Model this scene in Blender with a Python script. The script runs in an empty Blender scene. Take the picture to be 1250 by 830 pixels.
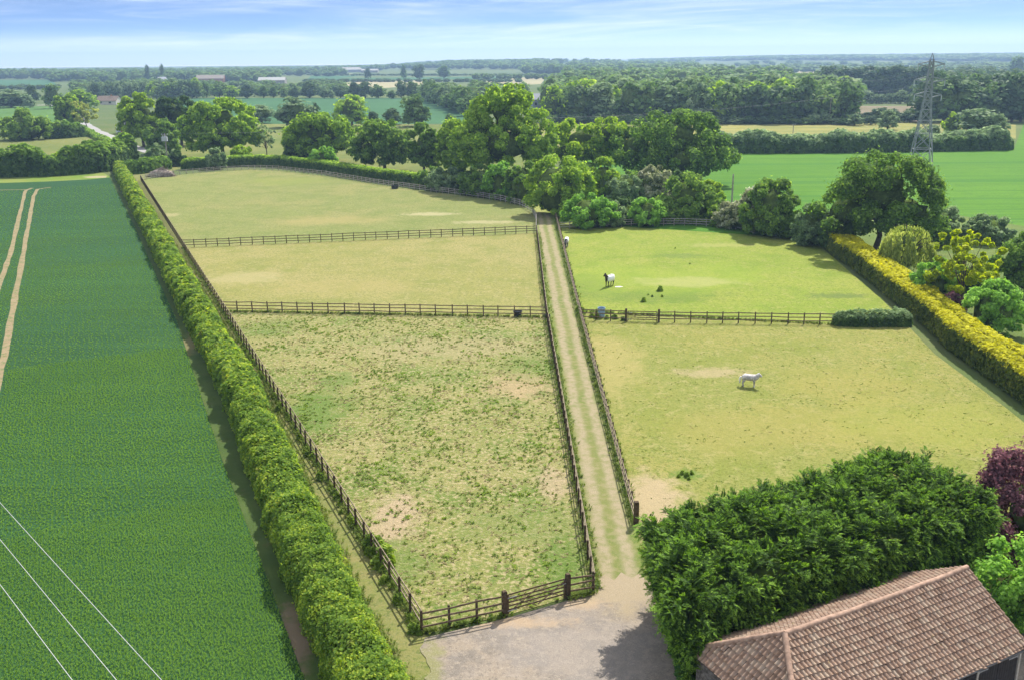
import bpy, math, random
import numpy as np
from mathutils import Vector, Matrix, Euler, noise as mnoise

SC = bpy.context.scene
COL = SC.collection
RNG = np.random.default_rng(7)
R_ = random.Random(11)
rad = math.radians

# ------------------------------------------------------------------ camera model
F_PX, PITCH, ROLL, CAM_H = 1155.0, rad(16.6), rad(-0.5), 28.6
_M = np.array((Matrix.Rotation(math.pi / 2 - PITCH, 3, 'X') @ Matrix.Rotation(ROLL, 3, 'Z')))

def gp(px, py, z=0.0):
    d = _M @ np.array([(px - 625) / F_PX, -(py - 415) / F_PX, -1.0])
    t = (z - CAM_H) / d[2]
    p = np.array([0, 0, CAM_H]) + d * t
    return p

def pj(p):
    c = _M.T @ (np.asarray(p, float) - np.array([0, 0, CAM_H]))
    return 625 + F_PX * c[0] / -c[2], 415 - F_PX * c[1] / -c[2]

def scale_at(p):
    c = _M.T @ (np.asarray(p, float) - np.array([0, 0, CAM_H]))
    return F_PX / -c[2]

def height_for(base, ytop):
    lo, hi = 0.0, 60.0
    for _ in range(40):
        m = (lo + hi) / 2
        if pj((base[0], base[1], base[2] + m))[1] > ytop: lo = m
        else: hi = m
    return lo

def ss(a, b, x):
    t = np.clip((x - a) / (b - a), 0, 1)
    return t * t * (3 - 2 * t)

def terrain(x, y):
    x = np.asarray(x, float); y = np.asarray(y, float)
    D = np.hypot(x, y)
    az = np.arctan2(x, np.maximum(y, 1))
    left = -16 * ss(2000, 6000, D) * (1 - ss(-0.12, 0.0, az))
    mid = 9 * ss(1700, 2700, D) * ss(-0.16, -0.08, az) * (1 - ss(0.05, 0.16, az))
    right = 17 * ss(2200, 4300, D) * ss(0.06, 0.3, az)
    return left + mid + right

# ------------------------------------------------------------------ mesh builder
class MB:
    def __init__(self):
        self.v, self.l, self.t, self.m, self.s, self.n = [], [], [], [], [], 0
    def add(self, verts, faces, mat=0, smooth=False):
        verts = np.asarray(verts, float).reshape(-1, 3)
        if isinstance(faces, np.ndarray):
            self.l.append((faces + self.n).ravel()); self.t.append(np.full(len(faces), faces.shape[1]))
            k = len(faces)
        else:
            self.l.append(np.concatenate([np.asarray(f) for f in faces]) + self.n)
            self.t.append(np.array([len(f) for f in faces])); k = len(faces)
        self.m.append(np.full(k, mat)); self.s.append(np.full(k, smooth))
        self.v.append(verts); self.n += len(verts)
        return self
    def quads(self, Q, mat=0):
        Q = np.asarray(Q, float)
        n = len(Q)
        if n: self.add(Q.reshape(-1, 3), np.arange(n * 4).reshape(n, 4), mat)
        return self
    def box(self, c, size, mat=0, rot=None):
        x, y, z = [s / 2 for s in size]
        v = np.array([(-x,-y,-z),(x,-y,-z),(x,y,-z),(-x,y,-z),(-x,-y,z),(x,-y,z),(x,y,z),(-x,y,z)], float)
        if rot is not None: v = v @ np.asarray(rot).T
        return self.add(v + np.asarray(c, float), [(0,3,2,1),(4,5,6,7),(0,1,5,4),(1,2,6,5),(2,3,7,6),(3,0,4,7)], mat)
    def bar(self, a, b, w, h, mat=0, up=(0, 0, 1)):
        a = np.asarray(a, float); b = np.asarray(b, float); d = b - a; L = np.linalg.norm(d); d = d / L
        s = np.cross(d, up); s = s / max(np.linalg.norm(s), 1e-6); u = np.cross(s, d)
        return self.box((a + b) / 2, (L, w, h), mat, np.stack([d, s, u], 1))
    def tube(self, pts, rs, seg=6, mat=0, cap=True):
        pts = np.asarray(pts, float); n = len(pts); V = []
        for i in range(n):
            d = pts[min(i + 1, n - 1)] - pts[max(i - 1, 0)]; d = d / max(np.linalg.norm(d), 1e-9)
            a = np.cross(d, (0, 0, 1) if abs(d[2]) < .9 else (1, 0, 0)); a = a / np.linalg.norm(a); b = np.cross(d, a)
            for k in range(seg):
                t = 2 * math.pi * k / seg
                V.append(pts[i] + rs[i] * (a * math.cos(t) + b * math.sin(t)))
        fs = []
        for i in range(n - 1):
            for k in range(seg):
                k2 = (k + 1) % seg
                fs.append((i*seg+k, i*seg+k2, (i+1)*seg+k2, (i+1)*seg+k))
        self.add(V, fs, mat, True)
        if cap:
            self.add(V[-seg:], [tuple(range(seg))], mat); self.add(V[:seg], [tuple(range(seg))[::-1]], mat)
        return self
    def ellipsoid(self, c, r, mat=0, nu=12, nv=7, jit=0.0, rng=None, rot=None):
        V = []
        for j in range(nv + 1):
            th = math.pi * j / nv
            for i in range(nu):
                ph = 2 * math.pi * i / nu
                k = 1 + (rng.uniform(-jit, jit) if rng is not None and jit else 0)
                V.append(np.array([math.sin(th)*math.cos(ph)*r[0]*k, math.sin(th)*math.sin(ph)*r[1]*k, math.cos(th)*r[2]*k]))
        V = np.array(V)
        if rot is not None: V = V @ np.asarray(rot).T
        fs = [(j*nu+i, (j+1)*nu+i, (j+1)*nu+(i+1) % nu, j*nu+(i+1) % nu) for j in range(nv) for i in range(nu)]
        return self.add(V + np.asarray(c, float), fs, mat, True)
    def mesh(self, name, mats):
        me = bpy.data.meshes.new(name)
        V = np.concatenate(self.v); L = np.concatenate(self.l); T = np.concatenate(self.t)
        me.vertices.add(len(V)); me.vertices.foreach_set('co', V.astype(np.float32).ravel())
        me.loops.add(len(L)); me.loops.foreach_set('vertex_index', L.astype(np.int32))
        me.polygons.add(len(T))
        st = np.concatenate([[0], np.cumsum(T)[:-1]])
        me.polygons.foreach_set('loop_start', st.astype(np.int32))
        me.polygons.foreach_set('loop_total', T.astype(np.int32))
        me.polygons.foreach_set('material_index', np.concatenate(self.m).astype(np.int32))
        me.polygons.foreach_set('use_smooth', np.concatenate(self.s).astype(bool))
        for m in (mats if isinstance(mats, (list, tuple)) else [mats]): me.materials.append(m)
        me.update(calc_edges=True); me.validate()
        return me
    def build(self, name, mats, parent=None, loc=(0, 0, 0), rotz=0.0):
        o = bpy.data.objects.new(name, self.mesh(name, mats)); COL.objects.link(o)
        o.location = loc; o.rotation_euler = (0, 0, rotz)
        if parent is not None: o.parent = parent
        return o

def tag(o, label=None, cat=None, group=None, kind=None):
    if label: o['label'] = label
    if cat: o['category'] = cat
    if group: o['group'] = group
    if kind: o['kind'] = kind
    return o

def thing(name, label, cat, loc=(0, 0, 0), rotz=0.0, group=None):
    o = bpy.data.objects.new(name, None); COL.objects.link(o)
    o.empty_display_size = .2
    o.location = loc; o.rotation_euler = (0, 0, rotz)
    return tag(o, label, cat, group)

def copy_thing(o, loc, rotz=0.0, scale=1.0, label=None, group=None):
    c = o.copy(); COL.objects.link(c)
    c.location = loc; c.rotation_euler = (0, 0, rotz); c.scale = (scale,)*3 if np.isscalar(scale) else scale
    for ch in o.children:
        d = ch.copy(); COL.objects.link(d); d.parent = c
        for g in ch.children:
            e = g.copy(); COL.objects.link(e); e.parent = d
    if label: c['label'] = label
    if group: c['group'] = group
    return c

# ------------------------------------------------------------------ materials
class NT:
    def __init__(self, name):
        self.mat = bpy.data.materials.new(name); self.mat.use_nodes = True
        self.t = self.mat.node_tree; self.t.nodes.clear()
        self.out = self.n('ShaderNodeOutputMaterial')
        self._pos = None
    def n(self, typ, **kw):
        nd = self.t.nodes.new(typ)
        for k, v in kw.items(): setattr(nd, k, v)
        return nd
    def put(self, sock, v):
        if hasattr(v, 'node'): self.t.links.new(v, sock)
        elif isinstance(v, (tuple, list)) and len(v) == 3 and sock.type == 'RGBA': sock.default_value = (*v, 1)
        else: sock.default_value = v
    def pos(self):
        if self._pos is None: self._pos = self.n('ShaderNodeNewGeometry').outputs['Position']
        return self._pos
    def mapped(self, rotz=0.0, scale=(1, 1, 1), src=None):
        m = self.n('ShaderNodeMapping'); self.put(m.inputs['Vector'], src or self.pos())
        m.inputs['Rotation'].default_value = (0, 0, rotz); m.inputs['Scale'].default_value = scale
        return m.outputs[0]
    def noise(self, scale, detail=3.0, rough=.55, vec=None, dist=0.0):
        nd = self.n('ShaderNodeTexNoise'); self.put(nd.inputs['Vector'], vec or self.pos())
        nd.inputs['Scale'].default_value = scale; nd.inputs['Detail'].default_value = detail
        nd.inputs['Roughness'].default_value = rough; nd.inputs['Distortion'].default_value = dist
        return nd.outputs[0]
    def math(self, op, a, b=0.0, c=0.0):
        nd = self.n('ShaderNodeMath', operation=op)
        for i, v in enumerate((a, b, c)): self.put(nd.inputs[i], v)
        return nd.outputs[0]
    def rng(self, v, lo, hi, a=0.0, b=1.0):
        nd = self.n('ShaderNodeMapRange', interpolation_type='SMOOTHSTEP'); self.put(nd.inputs['Value'], v)
        nd.inputs['From Min'].default_value = lo; nd.inputs['From Max'].default_value = hi
        nd.inputs['To Min'].default_value = a; nd.inputs['To Max'].default_value = b
        return nd.outputs[0]
    def mix(self, f, a, b):
        nd = self.n('ShaderNodeMix', data_type='RGBA'); self.put(nd.inputs[0], f)
        self.put(nd.inputs[6], a); self.put(nd.inputs[7], b)
        return nd.outputs[2]
    def spot(self, x, y, r, rx=1.0, ry=1.0):
        """irregular stain centred on a spot of the ground"""
        m = self.n('ShaderNodeMapping'); self.put(m.inputs['Vector'], self.pos())
        m.inputs['Location'].default_value = (-x/rx, -y/ry, 0); m.inputs['Scale'].default_value = (1/rx, 1/ry, 0)
        l = self.n('ShaderNodeVectorMath', operation='LENGTH'); self.put(l.inputs[0], m.outputs[0])
        d = self.math('ADD', l.outputs['Value'], self.math('MULTIPLY', self.math('SUBTRACT', self.noise(1.1/r*2, 5, .65), .5), r*1.7))
        return self.rng(d, r, r*.35)
    def bump(self, h, strength=.5, dist=.1, normal=None):
        nd = self.n('ShaderNodeBump'); nd.inputs['Strength'].default_value = strength; nd.inputs['Distance'].default_value = dist
        self.put(nd.inputs['Height'], h)
        if normal: self.put(nd.inputs['Normal'], normal)
        return nd.outputs[0]
    def diffuse(self, col, normal=None, rough=.9, spec=.15):
        b = self.n('ShaderNodeBsdfPrincipled'); self.put(b.inputs['Base Color'], col)
        self.put(b.inputs['Roughness'], rough); b.inputs['Specular IOR Level'].default_value = spec
        if normal: self.put(b.inputs['Normal'], normal)
        self.t.links.new(b.outputs[0], self.out.inputs[0]); return self.mat

def plain(name, col, rough=.7, spec=.3, var=.25, scale=6.0, metal=0.0):
    """one weathered colour, mottled by object-space noise"""
    k = NT(name)
    tc = k.n('ShaderNodeTexCoord').outputs['Object']
    f = k.noise(scale, 4, .6, vec=tc)
    c = k.mix(k.rng(f, .3, .7), tuple(x*(1-var) for x in col), tuple(min(1, x*(1+var)) for x in col))
    k.diffuse(c, k.bump(f, .25, .02), rough, spec)
    return k.mat

def leaf_mat(name, c_dark, c_mid, c_light, trans=.34, tw=None, pos_scale=.35, brown=None):
    k = NT(name)
    lb = lambda c, g: tuple(min(.75, x * g) for x in c)
    c_dark, c_mid, c_light = lb(c_dark, 1.95), lb(c_mid, 2.25), lb(c_light, 2.25)
    isl = k.n('ShaderNodeNewGeometry').outputs['Random Per Island']
    obr = k.n('ShaderNodeObjectInfo').outputs['Random']
    f = k.math('ADD', k.math('MULTIPLY', isl, .62), k.math('MULTIPLY', k.rng(k.noise(pos_scale, 3), .28, .72), .38))
    f = k.math('ADD', f, k.math('MULTIPLY', k.math('SUBTRACT', obr, .5), .22))
    c = k.mix(k.rng(f, .05, .55), c_dark, c_mid)
    c = k.mix(k.rng(f, .5, 1.0), c, c_light)
    if brown: c = k.mix(k.math('MULTIPLY', k.rng(k.noise(brown[1], 4), brown[2], brown[2]+.08), brown[3]), c, brown[0])
    b = k.n('ShaderNodeBsdfPrincipled'); k.put(b.inputs['Base Color'], c); b.inputs['Roughness'].default_value = .6
    b.inputs['Specular IOR Level'].default_value = .06
    tr = k.n('ShaderNodeBsdfTranslucent')
    hs = k.n('ShaderNodeHueSaturation'); hs.inputs['Value'].default_value = 1.35; hs.inputs['Saturation'].default_value = 1.1
    hs.inputs['Hue'].default_value = .496; k.put(hs.inputs['Color'], c); k.put(tr.inputs['Color'], hs.outputs[0])
    m = k.n('ShaderNodeMixShader'); m.inputs[0].default_value = trans + .1
    k.t.links.new(b.outputs[0], m.inputs[1]); k.t.links.new(tr.outputs[0], m.inputs[2])
    k.t.links.new(m.outputs[0], k.out.inputs[0])
    return k.mat

LEAF = {
    'fresh': leaf_mat('leaf_fresh', (.05,.09,.014), (.112,.178,.023), (.205,.268,.042), .44),
    'yellow': leaf_mat('leaf_yellow_green', (.062,.105,.012), (.135,.205,.021), (.245,.3,.042), .42),
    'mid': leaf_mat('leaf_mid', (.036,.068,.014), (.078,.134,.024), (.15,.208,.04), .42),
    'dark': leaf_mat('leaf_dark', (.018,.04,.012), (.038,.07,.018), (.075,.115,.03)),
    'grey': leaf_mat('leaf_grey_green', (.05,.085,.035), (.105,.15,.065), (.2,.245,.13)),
    'blossom': leaf_mat('leaf_blossom', (.07,.09,.035), (.17,.18,.095), (.42,.39,.29)),
    'willow': leaf_mat('leaf_willow', (.085,.115,.024), (.155,.185,.042), (.25,.265,.08), .42),
    'acid': leaf_mat('leaf_acid_yellow', (.085,.12,.01), (.16,.2,.014), (.25,.265,.022), .42),
    'bright': leaf_mat('leaf_bright_green', (.06,.13,.02), (.12,.22,.035), (.2,.3,.06)),
    'purple': leaf_mat('leaf_purple', (.034,.016,.02), (.1,.046,.055), (.21,.115,.125), .36),
    'conifer': leaf_mat('leaf_cypress', (.011,.024,.005), (.023,.046,.008), (.044,.078,.014), .15, pos_scale=1.2),
    'conifer_tip': leaf_mat('leaf_cypress_tip', (.03,.066,.01), (.07,.132,.017), (.135,.21,.03), .27, pos_scale=1.2),
    'clipped_conifer': leaf_mat('leaf_cypress_clipped', (.015,.038,.012), (.03,.07,.016), (.05,.1,.02), .2),
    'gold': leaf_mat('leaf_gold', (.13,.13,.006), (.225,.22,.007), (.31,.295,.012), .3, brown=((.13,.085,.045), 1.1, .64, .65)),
    'gold_side': leaf_mat('leaf_gold_side', (.02,.035,.007), (.042,.06,.009), (.09,.1,.013), .22),  # greener side foliage, darkened further to paint in the side's shade
    'hedge': leaf_mat('leaf_hedge', (.034,.066,.014), (.085,.135,.022), (.2,.235,.03), .38, pos_scale=.5, brown=((.2,.13,.045), .8, .62, .55)),
    'far': leaf_mat('leaf_far', (.035,.068,.02), (.062,.105,.029), (.1,.145,.042), .25, pos_scale=.06),
    'fargrey': leaf_mat('leaf_far_grey', (.05,.085,.04), (.095,.135,.06), (.15,.19,.1), .25, pos_scale=.06),
    'fardark': leaf_mat('leaf_far_dark', (.024,.046,.02), (.04,.068,.027), (.065,.1,.036), .2, pos_scale=.06),
    'crop': leaf_mat('leaf_crop', (.072,.13,.026), (.09,.155,.028), (.108,.172,.031), .3, pos_scale=.09),
    'turf': leaf_mat('leaf_turf', (.04,.07,.012), (.072,.1,.018), (.115,.13,.032), .3, pos_scale=.4),
    'straw': leaf_mat('leaf_straw', (.12,.105,.045), (.155,.132,.065), (.185,.163,.09), .2, pos_scale=.5),
    'weed': leaf_mat('leaf_weed', (.045,.075,.013), (.09,.135,.02), (.15,.19,.03), .3),
}
BARK = plain('bark', (.11, .085, .06), .9, .1, .35, 3)
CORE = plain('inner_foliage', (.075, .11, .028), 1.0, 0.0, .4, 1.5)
WOOD = plain('weathered_timber', (.155, .115, .075), .85, .15, .35, 5)
POSTM = plain('post_timber', (.085, .062, .04), .9, .1, .35, 5)
GATEM = plain('gate_timber', (.125, .09, .055), .85, .15, .35, 5)

# ------------------------------------------------------------------ foliage
def unit(v): return v / np.maximum(np.linalg.norm(v, axis=-1, keepdims=True), 1e-9)
def sph(rng, n): return unit(rng.normal(size=(n, 3)))

def leaf_quads(rng, C, N, size, aspect=1.5):
    n = len(C); N = unit(N)
    t = unit(np.cross(N, sph(rng, n))); b = np.cross(N, t)
    size = np.broadcast_to(np.asarray(size, float), (n,))[:, None] * rng.uniform(.65, 1.3, (n, 1))
    a = t * size * .5 * aspect; c = b * size * .5
    bend = N * size * rng.uniform(-.18, .18, (n, 1))
    return np.stack([C - a - bend, C - c * 1.0, C + a - bend, C + c], 1)

def lobes_on(rng, masses, per=16, rl=(.26, .42), zmin=-.45):
    out = []
    for (c, r) in masses:
        c = np.array(c, float); r = np.array(r, float)
        k = 0
        while k < per:
            d = sph(rng, 1)[0]
            if d[2] < zmin: continue
            q = rng.uniform(*rl) * r.mean()
            out.append((c + d * np.maximum(r - q * .75, .1), q)); k += 1
    return out

def foliage(rng, lobes, n, size, jit=.7, up=.35, inner=.55, stray=.22):
    w = np.array([q ** 2 for _, q in lobes]); w = w / w.sum()
    idx = rng.choice(len(lobes), n, p=w)
    c = np.array([l[0] for l in lobes])[idx]; q = np.array([l[1] for l in lobes])[idx][:, None]
    d = sph(rng, n); d[:, 2] += .2; d = unit(d)
    rr = rng.uniform(inner, 1.08, (n, 1)) ** .6 * np.where(rng.uniform(size=(n, 1)) < stray, rng.uniform(1.0, 1.2 + 1.6 * stray, (n, 1)), 1.0)
    return leaf_quads(rng, c + d * q * rr * np.array([1, 1, .85]), d + jit * sph(rng, n) + np.array([0, 0, up]), size)

def limbs(mb, rng, lobes, h0, hfork, r0, n=9, mat=0, lean=(0, 0)):
    top = np.array([lean[0], lean[1], hfork])
    bend = rng.normal(0, .04 * hfork, 2)
    pts = [(0, 0, -.15), (bend[0], bend[1], hfork * .5), top, top + np.array([0, 0, hfork * .7])]
    mb.tube(pts, [r0 * 1.25, r0 * .95, r0 * .8, r0 * .35], 8, mat)
    ks = rng.permutation(len(lobes))[:n]
    for k in ks:
        e = lobes[k][0]; s = np.array(pts[1]) * .4 + top * .6 + np.array([0, 0, rng.uniform(-.1, .35) * hfork])
        m = (s + e) / 2 + rng.normal(0, .06, 3) * np.linalg.norm(e - s) + np.array([0, 0, .05 * np.linalg.norm(e - s)])
        mb.tube([s, m, e], [r0 * .42, r0 * .26, r0 * .08], 5, mat, cap=False)
        for _ in range(2):
            j = rng.integers(len(lobes)); e2 = m + (lobes[j][0] - m) * .45
            mb.tube([m, (m + e2) / 2 + rng.normal(0, .15, 3), e2], [r0 * .18, r0 * .12, r0 * .04], 4, mat, cap=False)

def tree(name, label, base, W, Ht, leaf, style='round', n=8000, size=.5, seed=1, group=None, cat='tree', lean=0.0, lr=1.0):
    """a broadleaf tree with crown width W and height Ht standing at base"""
    rng = np.random.default_rng(seed); Rr = W / 2
    root = thing(name, label, cat, tuple(base), 0, group)
    zb = .22
    if style == 'round':
        masses = [((0, 0, Ht*.58), (Rr*.9, Rr*.9, Ht*.42)), ((Rr*.25*rng.normal(), Rr*.25*rng.normal(), Ht*.74), (Rr*.55, Rr*.55, Ht*.26)),
                  ((Rr*.48, -.1*Rr, Ht*.38), (Rr*.55, Rr*.6, Ht*.28)), ((-Rr*.46, Rr*.1, Ht*.4), (Rr*.56, Rr*.6, Ht*.28)), ((0, -.35*Rr, Ht*.34), (Rr*.6, Rr*.5, Ht*.24))]
    elif style == 'spread':   # broad flat-topped oak
        masses = [((0, 0, Ht*.64), (Rr*.72, Rr*.72, Ht*.35)), ((Rr*.56, -Rr*.1, Ht*.44), (Rr*.46, Rr*.5, Ht*.27)), ((-Rr*.58, .1*Rr, Ht*.5), (Rr*.43, Rr*.5, Ht*.3)),
                  ((Rr*.1, -Rr*.4, Ht*.36), (Rr*.6, Rr*.45, Ht*.26)), ((Rr*.25, .2*Rr, Ht*.76), (Rr*.48, Rr*.45, Ht*.23)), ((-Rr*.3, -.2*Rr, Ht*.3), (Rr*.5, Rr*.45, Ht*.2))]
    elif style == 'tall':
        masses = [((0, 0, Ht*.73), (Rr*.52, Rr*.52, Ht*.26)), ((Rr*.38, 0, Ht*.52), (Rr*.56, Rr*.5, Ht*.27)), ((-Rr*.42, .1*Rr, Ht*.5), (Rr*.5, Rr*.5, Ht*.29)),
                  ((0, -Rr*.3, Ht*.42), (Rr*.72, Rr*.5, Ht*.27)), ((-Rr*.2, 0, Ht*.66), (Rr*.5, Rr*.5, Ht*.24)), ((Rr*.15, 0, Ht*.86), (Rr*.34, Rr*.32, Ht*.135)),
                  ((Rr*.62, -Rr*.1, Ht*.36), (Rr*.35, Rr*.4, Ht*.2)), ((-Rr*.66, 0, Ht*.36), (Rr*.32, Rr*.4, Ht*.2))]
    elif style == 'narrow':
        masses = [((0, 0, Ht*.53), (Rr*.88, Rr*.88, Ht*.46)), ((Rr*.2, 0, Ht*.34), (Rr*.85, Rr*.85, Ht*.3))]
    elif style == 'airy':
        masses = [((Rr*.1*k*math.cos(k*2.1), Rr*.1*k*math.sin(k*2.1), Ht*(.38+.09*k)), (Rr*(.98-.1*k), Rr*(.98-.1*k), Ht*.13)) for k in range(6)]
    else:                     # 'bush': leafy to the ground
        masses = [((0, 0, Ht*.5), (Rr*.85, Rr*.85, Ht*.5)), ((Rr*.4, -.1*Rr, Ht*.36), (Rr*.6, Rr*.6, Ht*.38)), ((-Rr*.42, 0, Ht*.38), (Rr*.58, Rr*.6, Ht*.4)), ((0, -Rr*.35, Ht*.3), (Rr*.6, Rr*.6, Ht*.34))]
    per = {'tall': 26, 'airy': 14, 'spread': 30, 'bush': 22}.get(style, 26)
    per = int(per / lr ** 1.6)
    n = int(n * (1.2 if style == 'airy' else 2.0))
    lob = lobes_on(rng, masses, per, (.1, .22) if style == 'airy' else (.13 * lr, .27 * lr), -.85)
    if style == 'bush': lob = [(np.array([p[0], p[1], max(p[2], q*.55)]), q) for p, q in lob]
    if lean: lob = [(p + np.array([lean * p[2], 0, 0]), q) for p, q in lob]
    if style == 'airy': lob = [(p, q * .8) for p, q in lob]
    t = MB(); r0 = max(.1, Ht * .018 + W * .008)
    if style == 'airy': r0 *= .6
    limbs(t, rng, lob, 0, Ht * (.12 if style == 'bush' else .3), r0, 14 if style in ('spread', 'tall', 'airy') else 8)
    t.build('trunk', BARK, root)
    m = MB(); m.quads(foliage(rng, lob, n, size, .8 if style != 'airy' else 1.0, .35, (.5 if lr == 1 else .15) if style != 'airy' else .05, .22 if lr == 1 else .55), 0)
    if style == 'bush':
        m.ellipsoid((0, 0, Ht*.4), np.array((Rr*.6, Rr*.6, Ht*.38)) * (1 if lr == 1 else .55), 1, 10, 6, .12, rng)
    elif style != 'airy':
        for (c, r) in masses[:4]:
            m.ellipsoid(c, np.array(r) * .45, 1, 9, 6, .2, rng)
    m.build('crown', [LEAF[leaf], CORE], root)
    return root

def tree_px(name, label, cx, yb, w, yt, leaf, style='round', n=8000, size=None, seed=1, group=None, cat='tree', lean=0.0, lr=1.0):
    b = gp(cx, yb); s = scale_at(b); Ht = height_for(b, yt)
    return tree(name, label, b, w / s * (1.12 if style != 'airy' else 1.0), Ht * 1.02, leaf, style, n, size or max(.15, 2.3 / s), seed, group, cat, lean, lr)

def smooth_noise(rng, n=5, k=6):
    A = rng.uniform(-1, 1, k); fx = rng.uniform(.2, 1.6, k) * rng.choice([-1, 1], k); fy = rng.uniform(.2, 1.3, k); p = rng.uniform(0, 6.28, k)
    A = A / np.abs(A).sum() * 2
    return lambda x, y: sum(A[i] * np.sin(fx[i] * x + fy[i] * y + p[i]) for i in range(k))

def hedge(name, label, path, w, h, leaf, dens, size, seed=1, power=.5, lump=.14, cat='hedge', group=None, top_leaf=None, jit=.75, hvar=.0, wfun=None, z0=0.0):
    """a hedge swept along path; dens and size are functions of distance from the camera"""
    rng = np.random.default_rng(seed)
    P = np.asarray([(p[0], p[1]) for p in path], float)
    seg = np.linalg.norm(np.diff(P, axis=0), axis=1); cum = np.concatenate([[0], np.cumsum(seg)]); L = cum[-1]
    def at(s):
        x = np.interp(s, cum, P[:, 0]); y = np.interp(s, cum, P[:, 1])
        e = 1.2; dx = np.interp(s + e, cum, P[:, 0]) - np.interp(s - e, cum, P[:, 0]); dy = np.interp(s + e, cum, P[:, 1]) - np.interp(s - e, cum, P[:, 1])
        n = np.hypot(dx, dy); return x, y, dx / n, dy / n
    nz = smooth_noise(rng); nz2 = smooth_noise(rng)
    def surf(s, t, k=1.0):
        x, y, dx, dy = at(s)
        a = np.pi * t; c, sn = np.cos(a), np.sin(a)
        ww = (w if wfun is None else wfun(s)) * .5
        endt = np.clip(np.minimum(s, L - s) / (.45 * w), 0.05, 1) ** .45
        u = np.sign(c) * np.abs(c) ** power * ww * endt
        zz = np.abs(sn) ** power * h * (1 + hvar * nz2(s * .35, 0)) * (.6 + .4 * endt)
        nx, ny = dy, -dx
        q = np.stack([x + nx * u, y + ny * u, zz + seed * 13.7], -1)
        f = np.array([1.5 * mnoise.noise(Vector(v) * (.42 / (w / 3.0))) + 1.1 * mnoise.noise(Vector(v) * (1.25 / (w / 3.0))) for v in q.reshape(-1, 3)]).reshape(u.shape)
        f = 1 + lump * f
        u = u * f * k; zz = zz * (1 + (f - 1) * .8) * (k if k < 1 else 1)
        nx, ny = dy, -dx
        pt = np.stack([x + nx * u, y + ny * u, zz + z0], -1)
        nrm = np.stack([nx * np.sign(c) * np.abs(c) ** (1.2), ny * np.sign(c) * np.abs(c) ** (1.2), np.abs(sn) ** 1.2 + .12], -1)
        return pt, unit(nrm)
    tg = np.linspace(0, 1, 400); ca, sa = np.cos(np.pi*tg), np.sin(np.pi*tg)
    pu = np.sign(ca) * np.abs(ca) ** power * w * .5; pz = np.abs(sa) ** power * h
    arc = np.concatenate([[0], np.cumsum(np.hypot(np.diff(pu), np.diff(pz)))]); arc = arc / arc[-1]
    m = MB()
    S = np.arange(0, L, 2.0)
    per = 2 * h + w
    pts, nrs, szs = [], [], []
    for s0 in S:
        x, y, _, _ = at(np.array([s0])); D = float(np.hypot(x[0], y[0])); k = int(dens(D) * per * min(2.0, L - s0))
        s = s0 + rng.uniform(0, min(2.0, L - s0), k); t = np.interp(rng.uniform(0.0, 1.0, k), arc, tg)
        p, nr = surf(s, t); p = p + nr * rng.uniform(-.22, .14, (k, 1)) * min(1, w * .4) + rng.normal(0, .03, (k, 3))
        pts.append(p); nrs.append(nr); szs.append(np.full(k, size(D)))
    p = np.concatenate(pts); nr = np.concatenate(nrs); sz = np.concatenate(szs)
    Q = leaf_quads(rng, p, nr + jit * sph(rng, len(p)), sz)
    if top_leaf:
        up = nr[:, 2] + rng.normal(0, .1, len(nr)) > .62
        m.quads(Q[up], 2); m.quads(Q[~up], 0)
    else: m.quads(Q, 0)
    # inner woody mass
    ns, nt = max(6, int(L / 1.2)), 9
    ss_ = np.linspace(.05, L - .05, ns); tt = np.interp(np.linspace(0, 1, nt), arc, tg)
    G = np.array([surf(np.full(nt, a), tt, .8)[0] for a in ss_])
    fs = [(i*nt+j, (i+1)*nt+j, (i+1)*nt+j+1, i*nt+j+1) for i in range(ns-1) for j in range(nt-1)]
    fs += [tuple(range(nt)), tuple(range((ns-1)*nt, ns*nt))[::-1]]
    m.add(G.reshape(-1, 3), fs, 1, True)
    o = m.build(name, [LEAF[leaf], CORE] + ([LEAF[top_leaf]] if top_leaf else []))
    return tag(o, label, cat, group)

# ------------------------------------------------------------------ ground
XC = lambda *pts: [gp(x, y)[:2] for x, y in pts]
_layer = [0]
def sheet(name, pts, mat, z=None, sub=None):
    """a flat sheet of ground"""
    _layer[0] += 1
    z = z if z is not None else .004 * _layer[0]
    m = MB(); P = [(p[0], p[1], z) for p in pts]
    m.add(P, [tuple(range(len(P)))])
    o = m.build(name, mat); o['kind'] = 'structure'
    # keep normals up
    if o.data.polygons[0].normal.z < 0: o.data.flip_normals()
    return o

def turf(name, base, layers, spots=(), bump=(.6, .08, 14), extra=None):
    k = NT(name); c = base
    for (sc, det, lo, hi, colr, amt) in layers:
        if isinstance(sc, tuple): f = k.noise(1.0, det, .6, vec=k.mapped(sc[0], (sc[1], sc[2], 1)))
        else: f = k.noise(sc, det, .62)
        c = k.mix(k.math('MULTIPLY', k.rng(f, lo, hi), amt), c, colr)
    for (x, y, r, rx, ry, colr, amt) in spots:
        c = k.mix(k.math('MULTIPLY', k.spot(x, y, r, rx, ry), amt), c, colr)
    if extra: c = extra(k, c)
    b = k.noise(bump[2], 4, .7)
    k.diffuse(c, k.bump(b, bump[0], bump[1]), .95, .08)
    return k.mat

def px_spot(px, py, r, rx, ry, colr, amt):
    p = gp(px, py); return (p[0], p[1], r, rx, ry, colr, amt)

STRAW = (.38, .32, .17); DIRT = (.42, .31, .21); LUSH = (.095, .17, .03); TAN = (.31, .26, .085)

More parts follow.
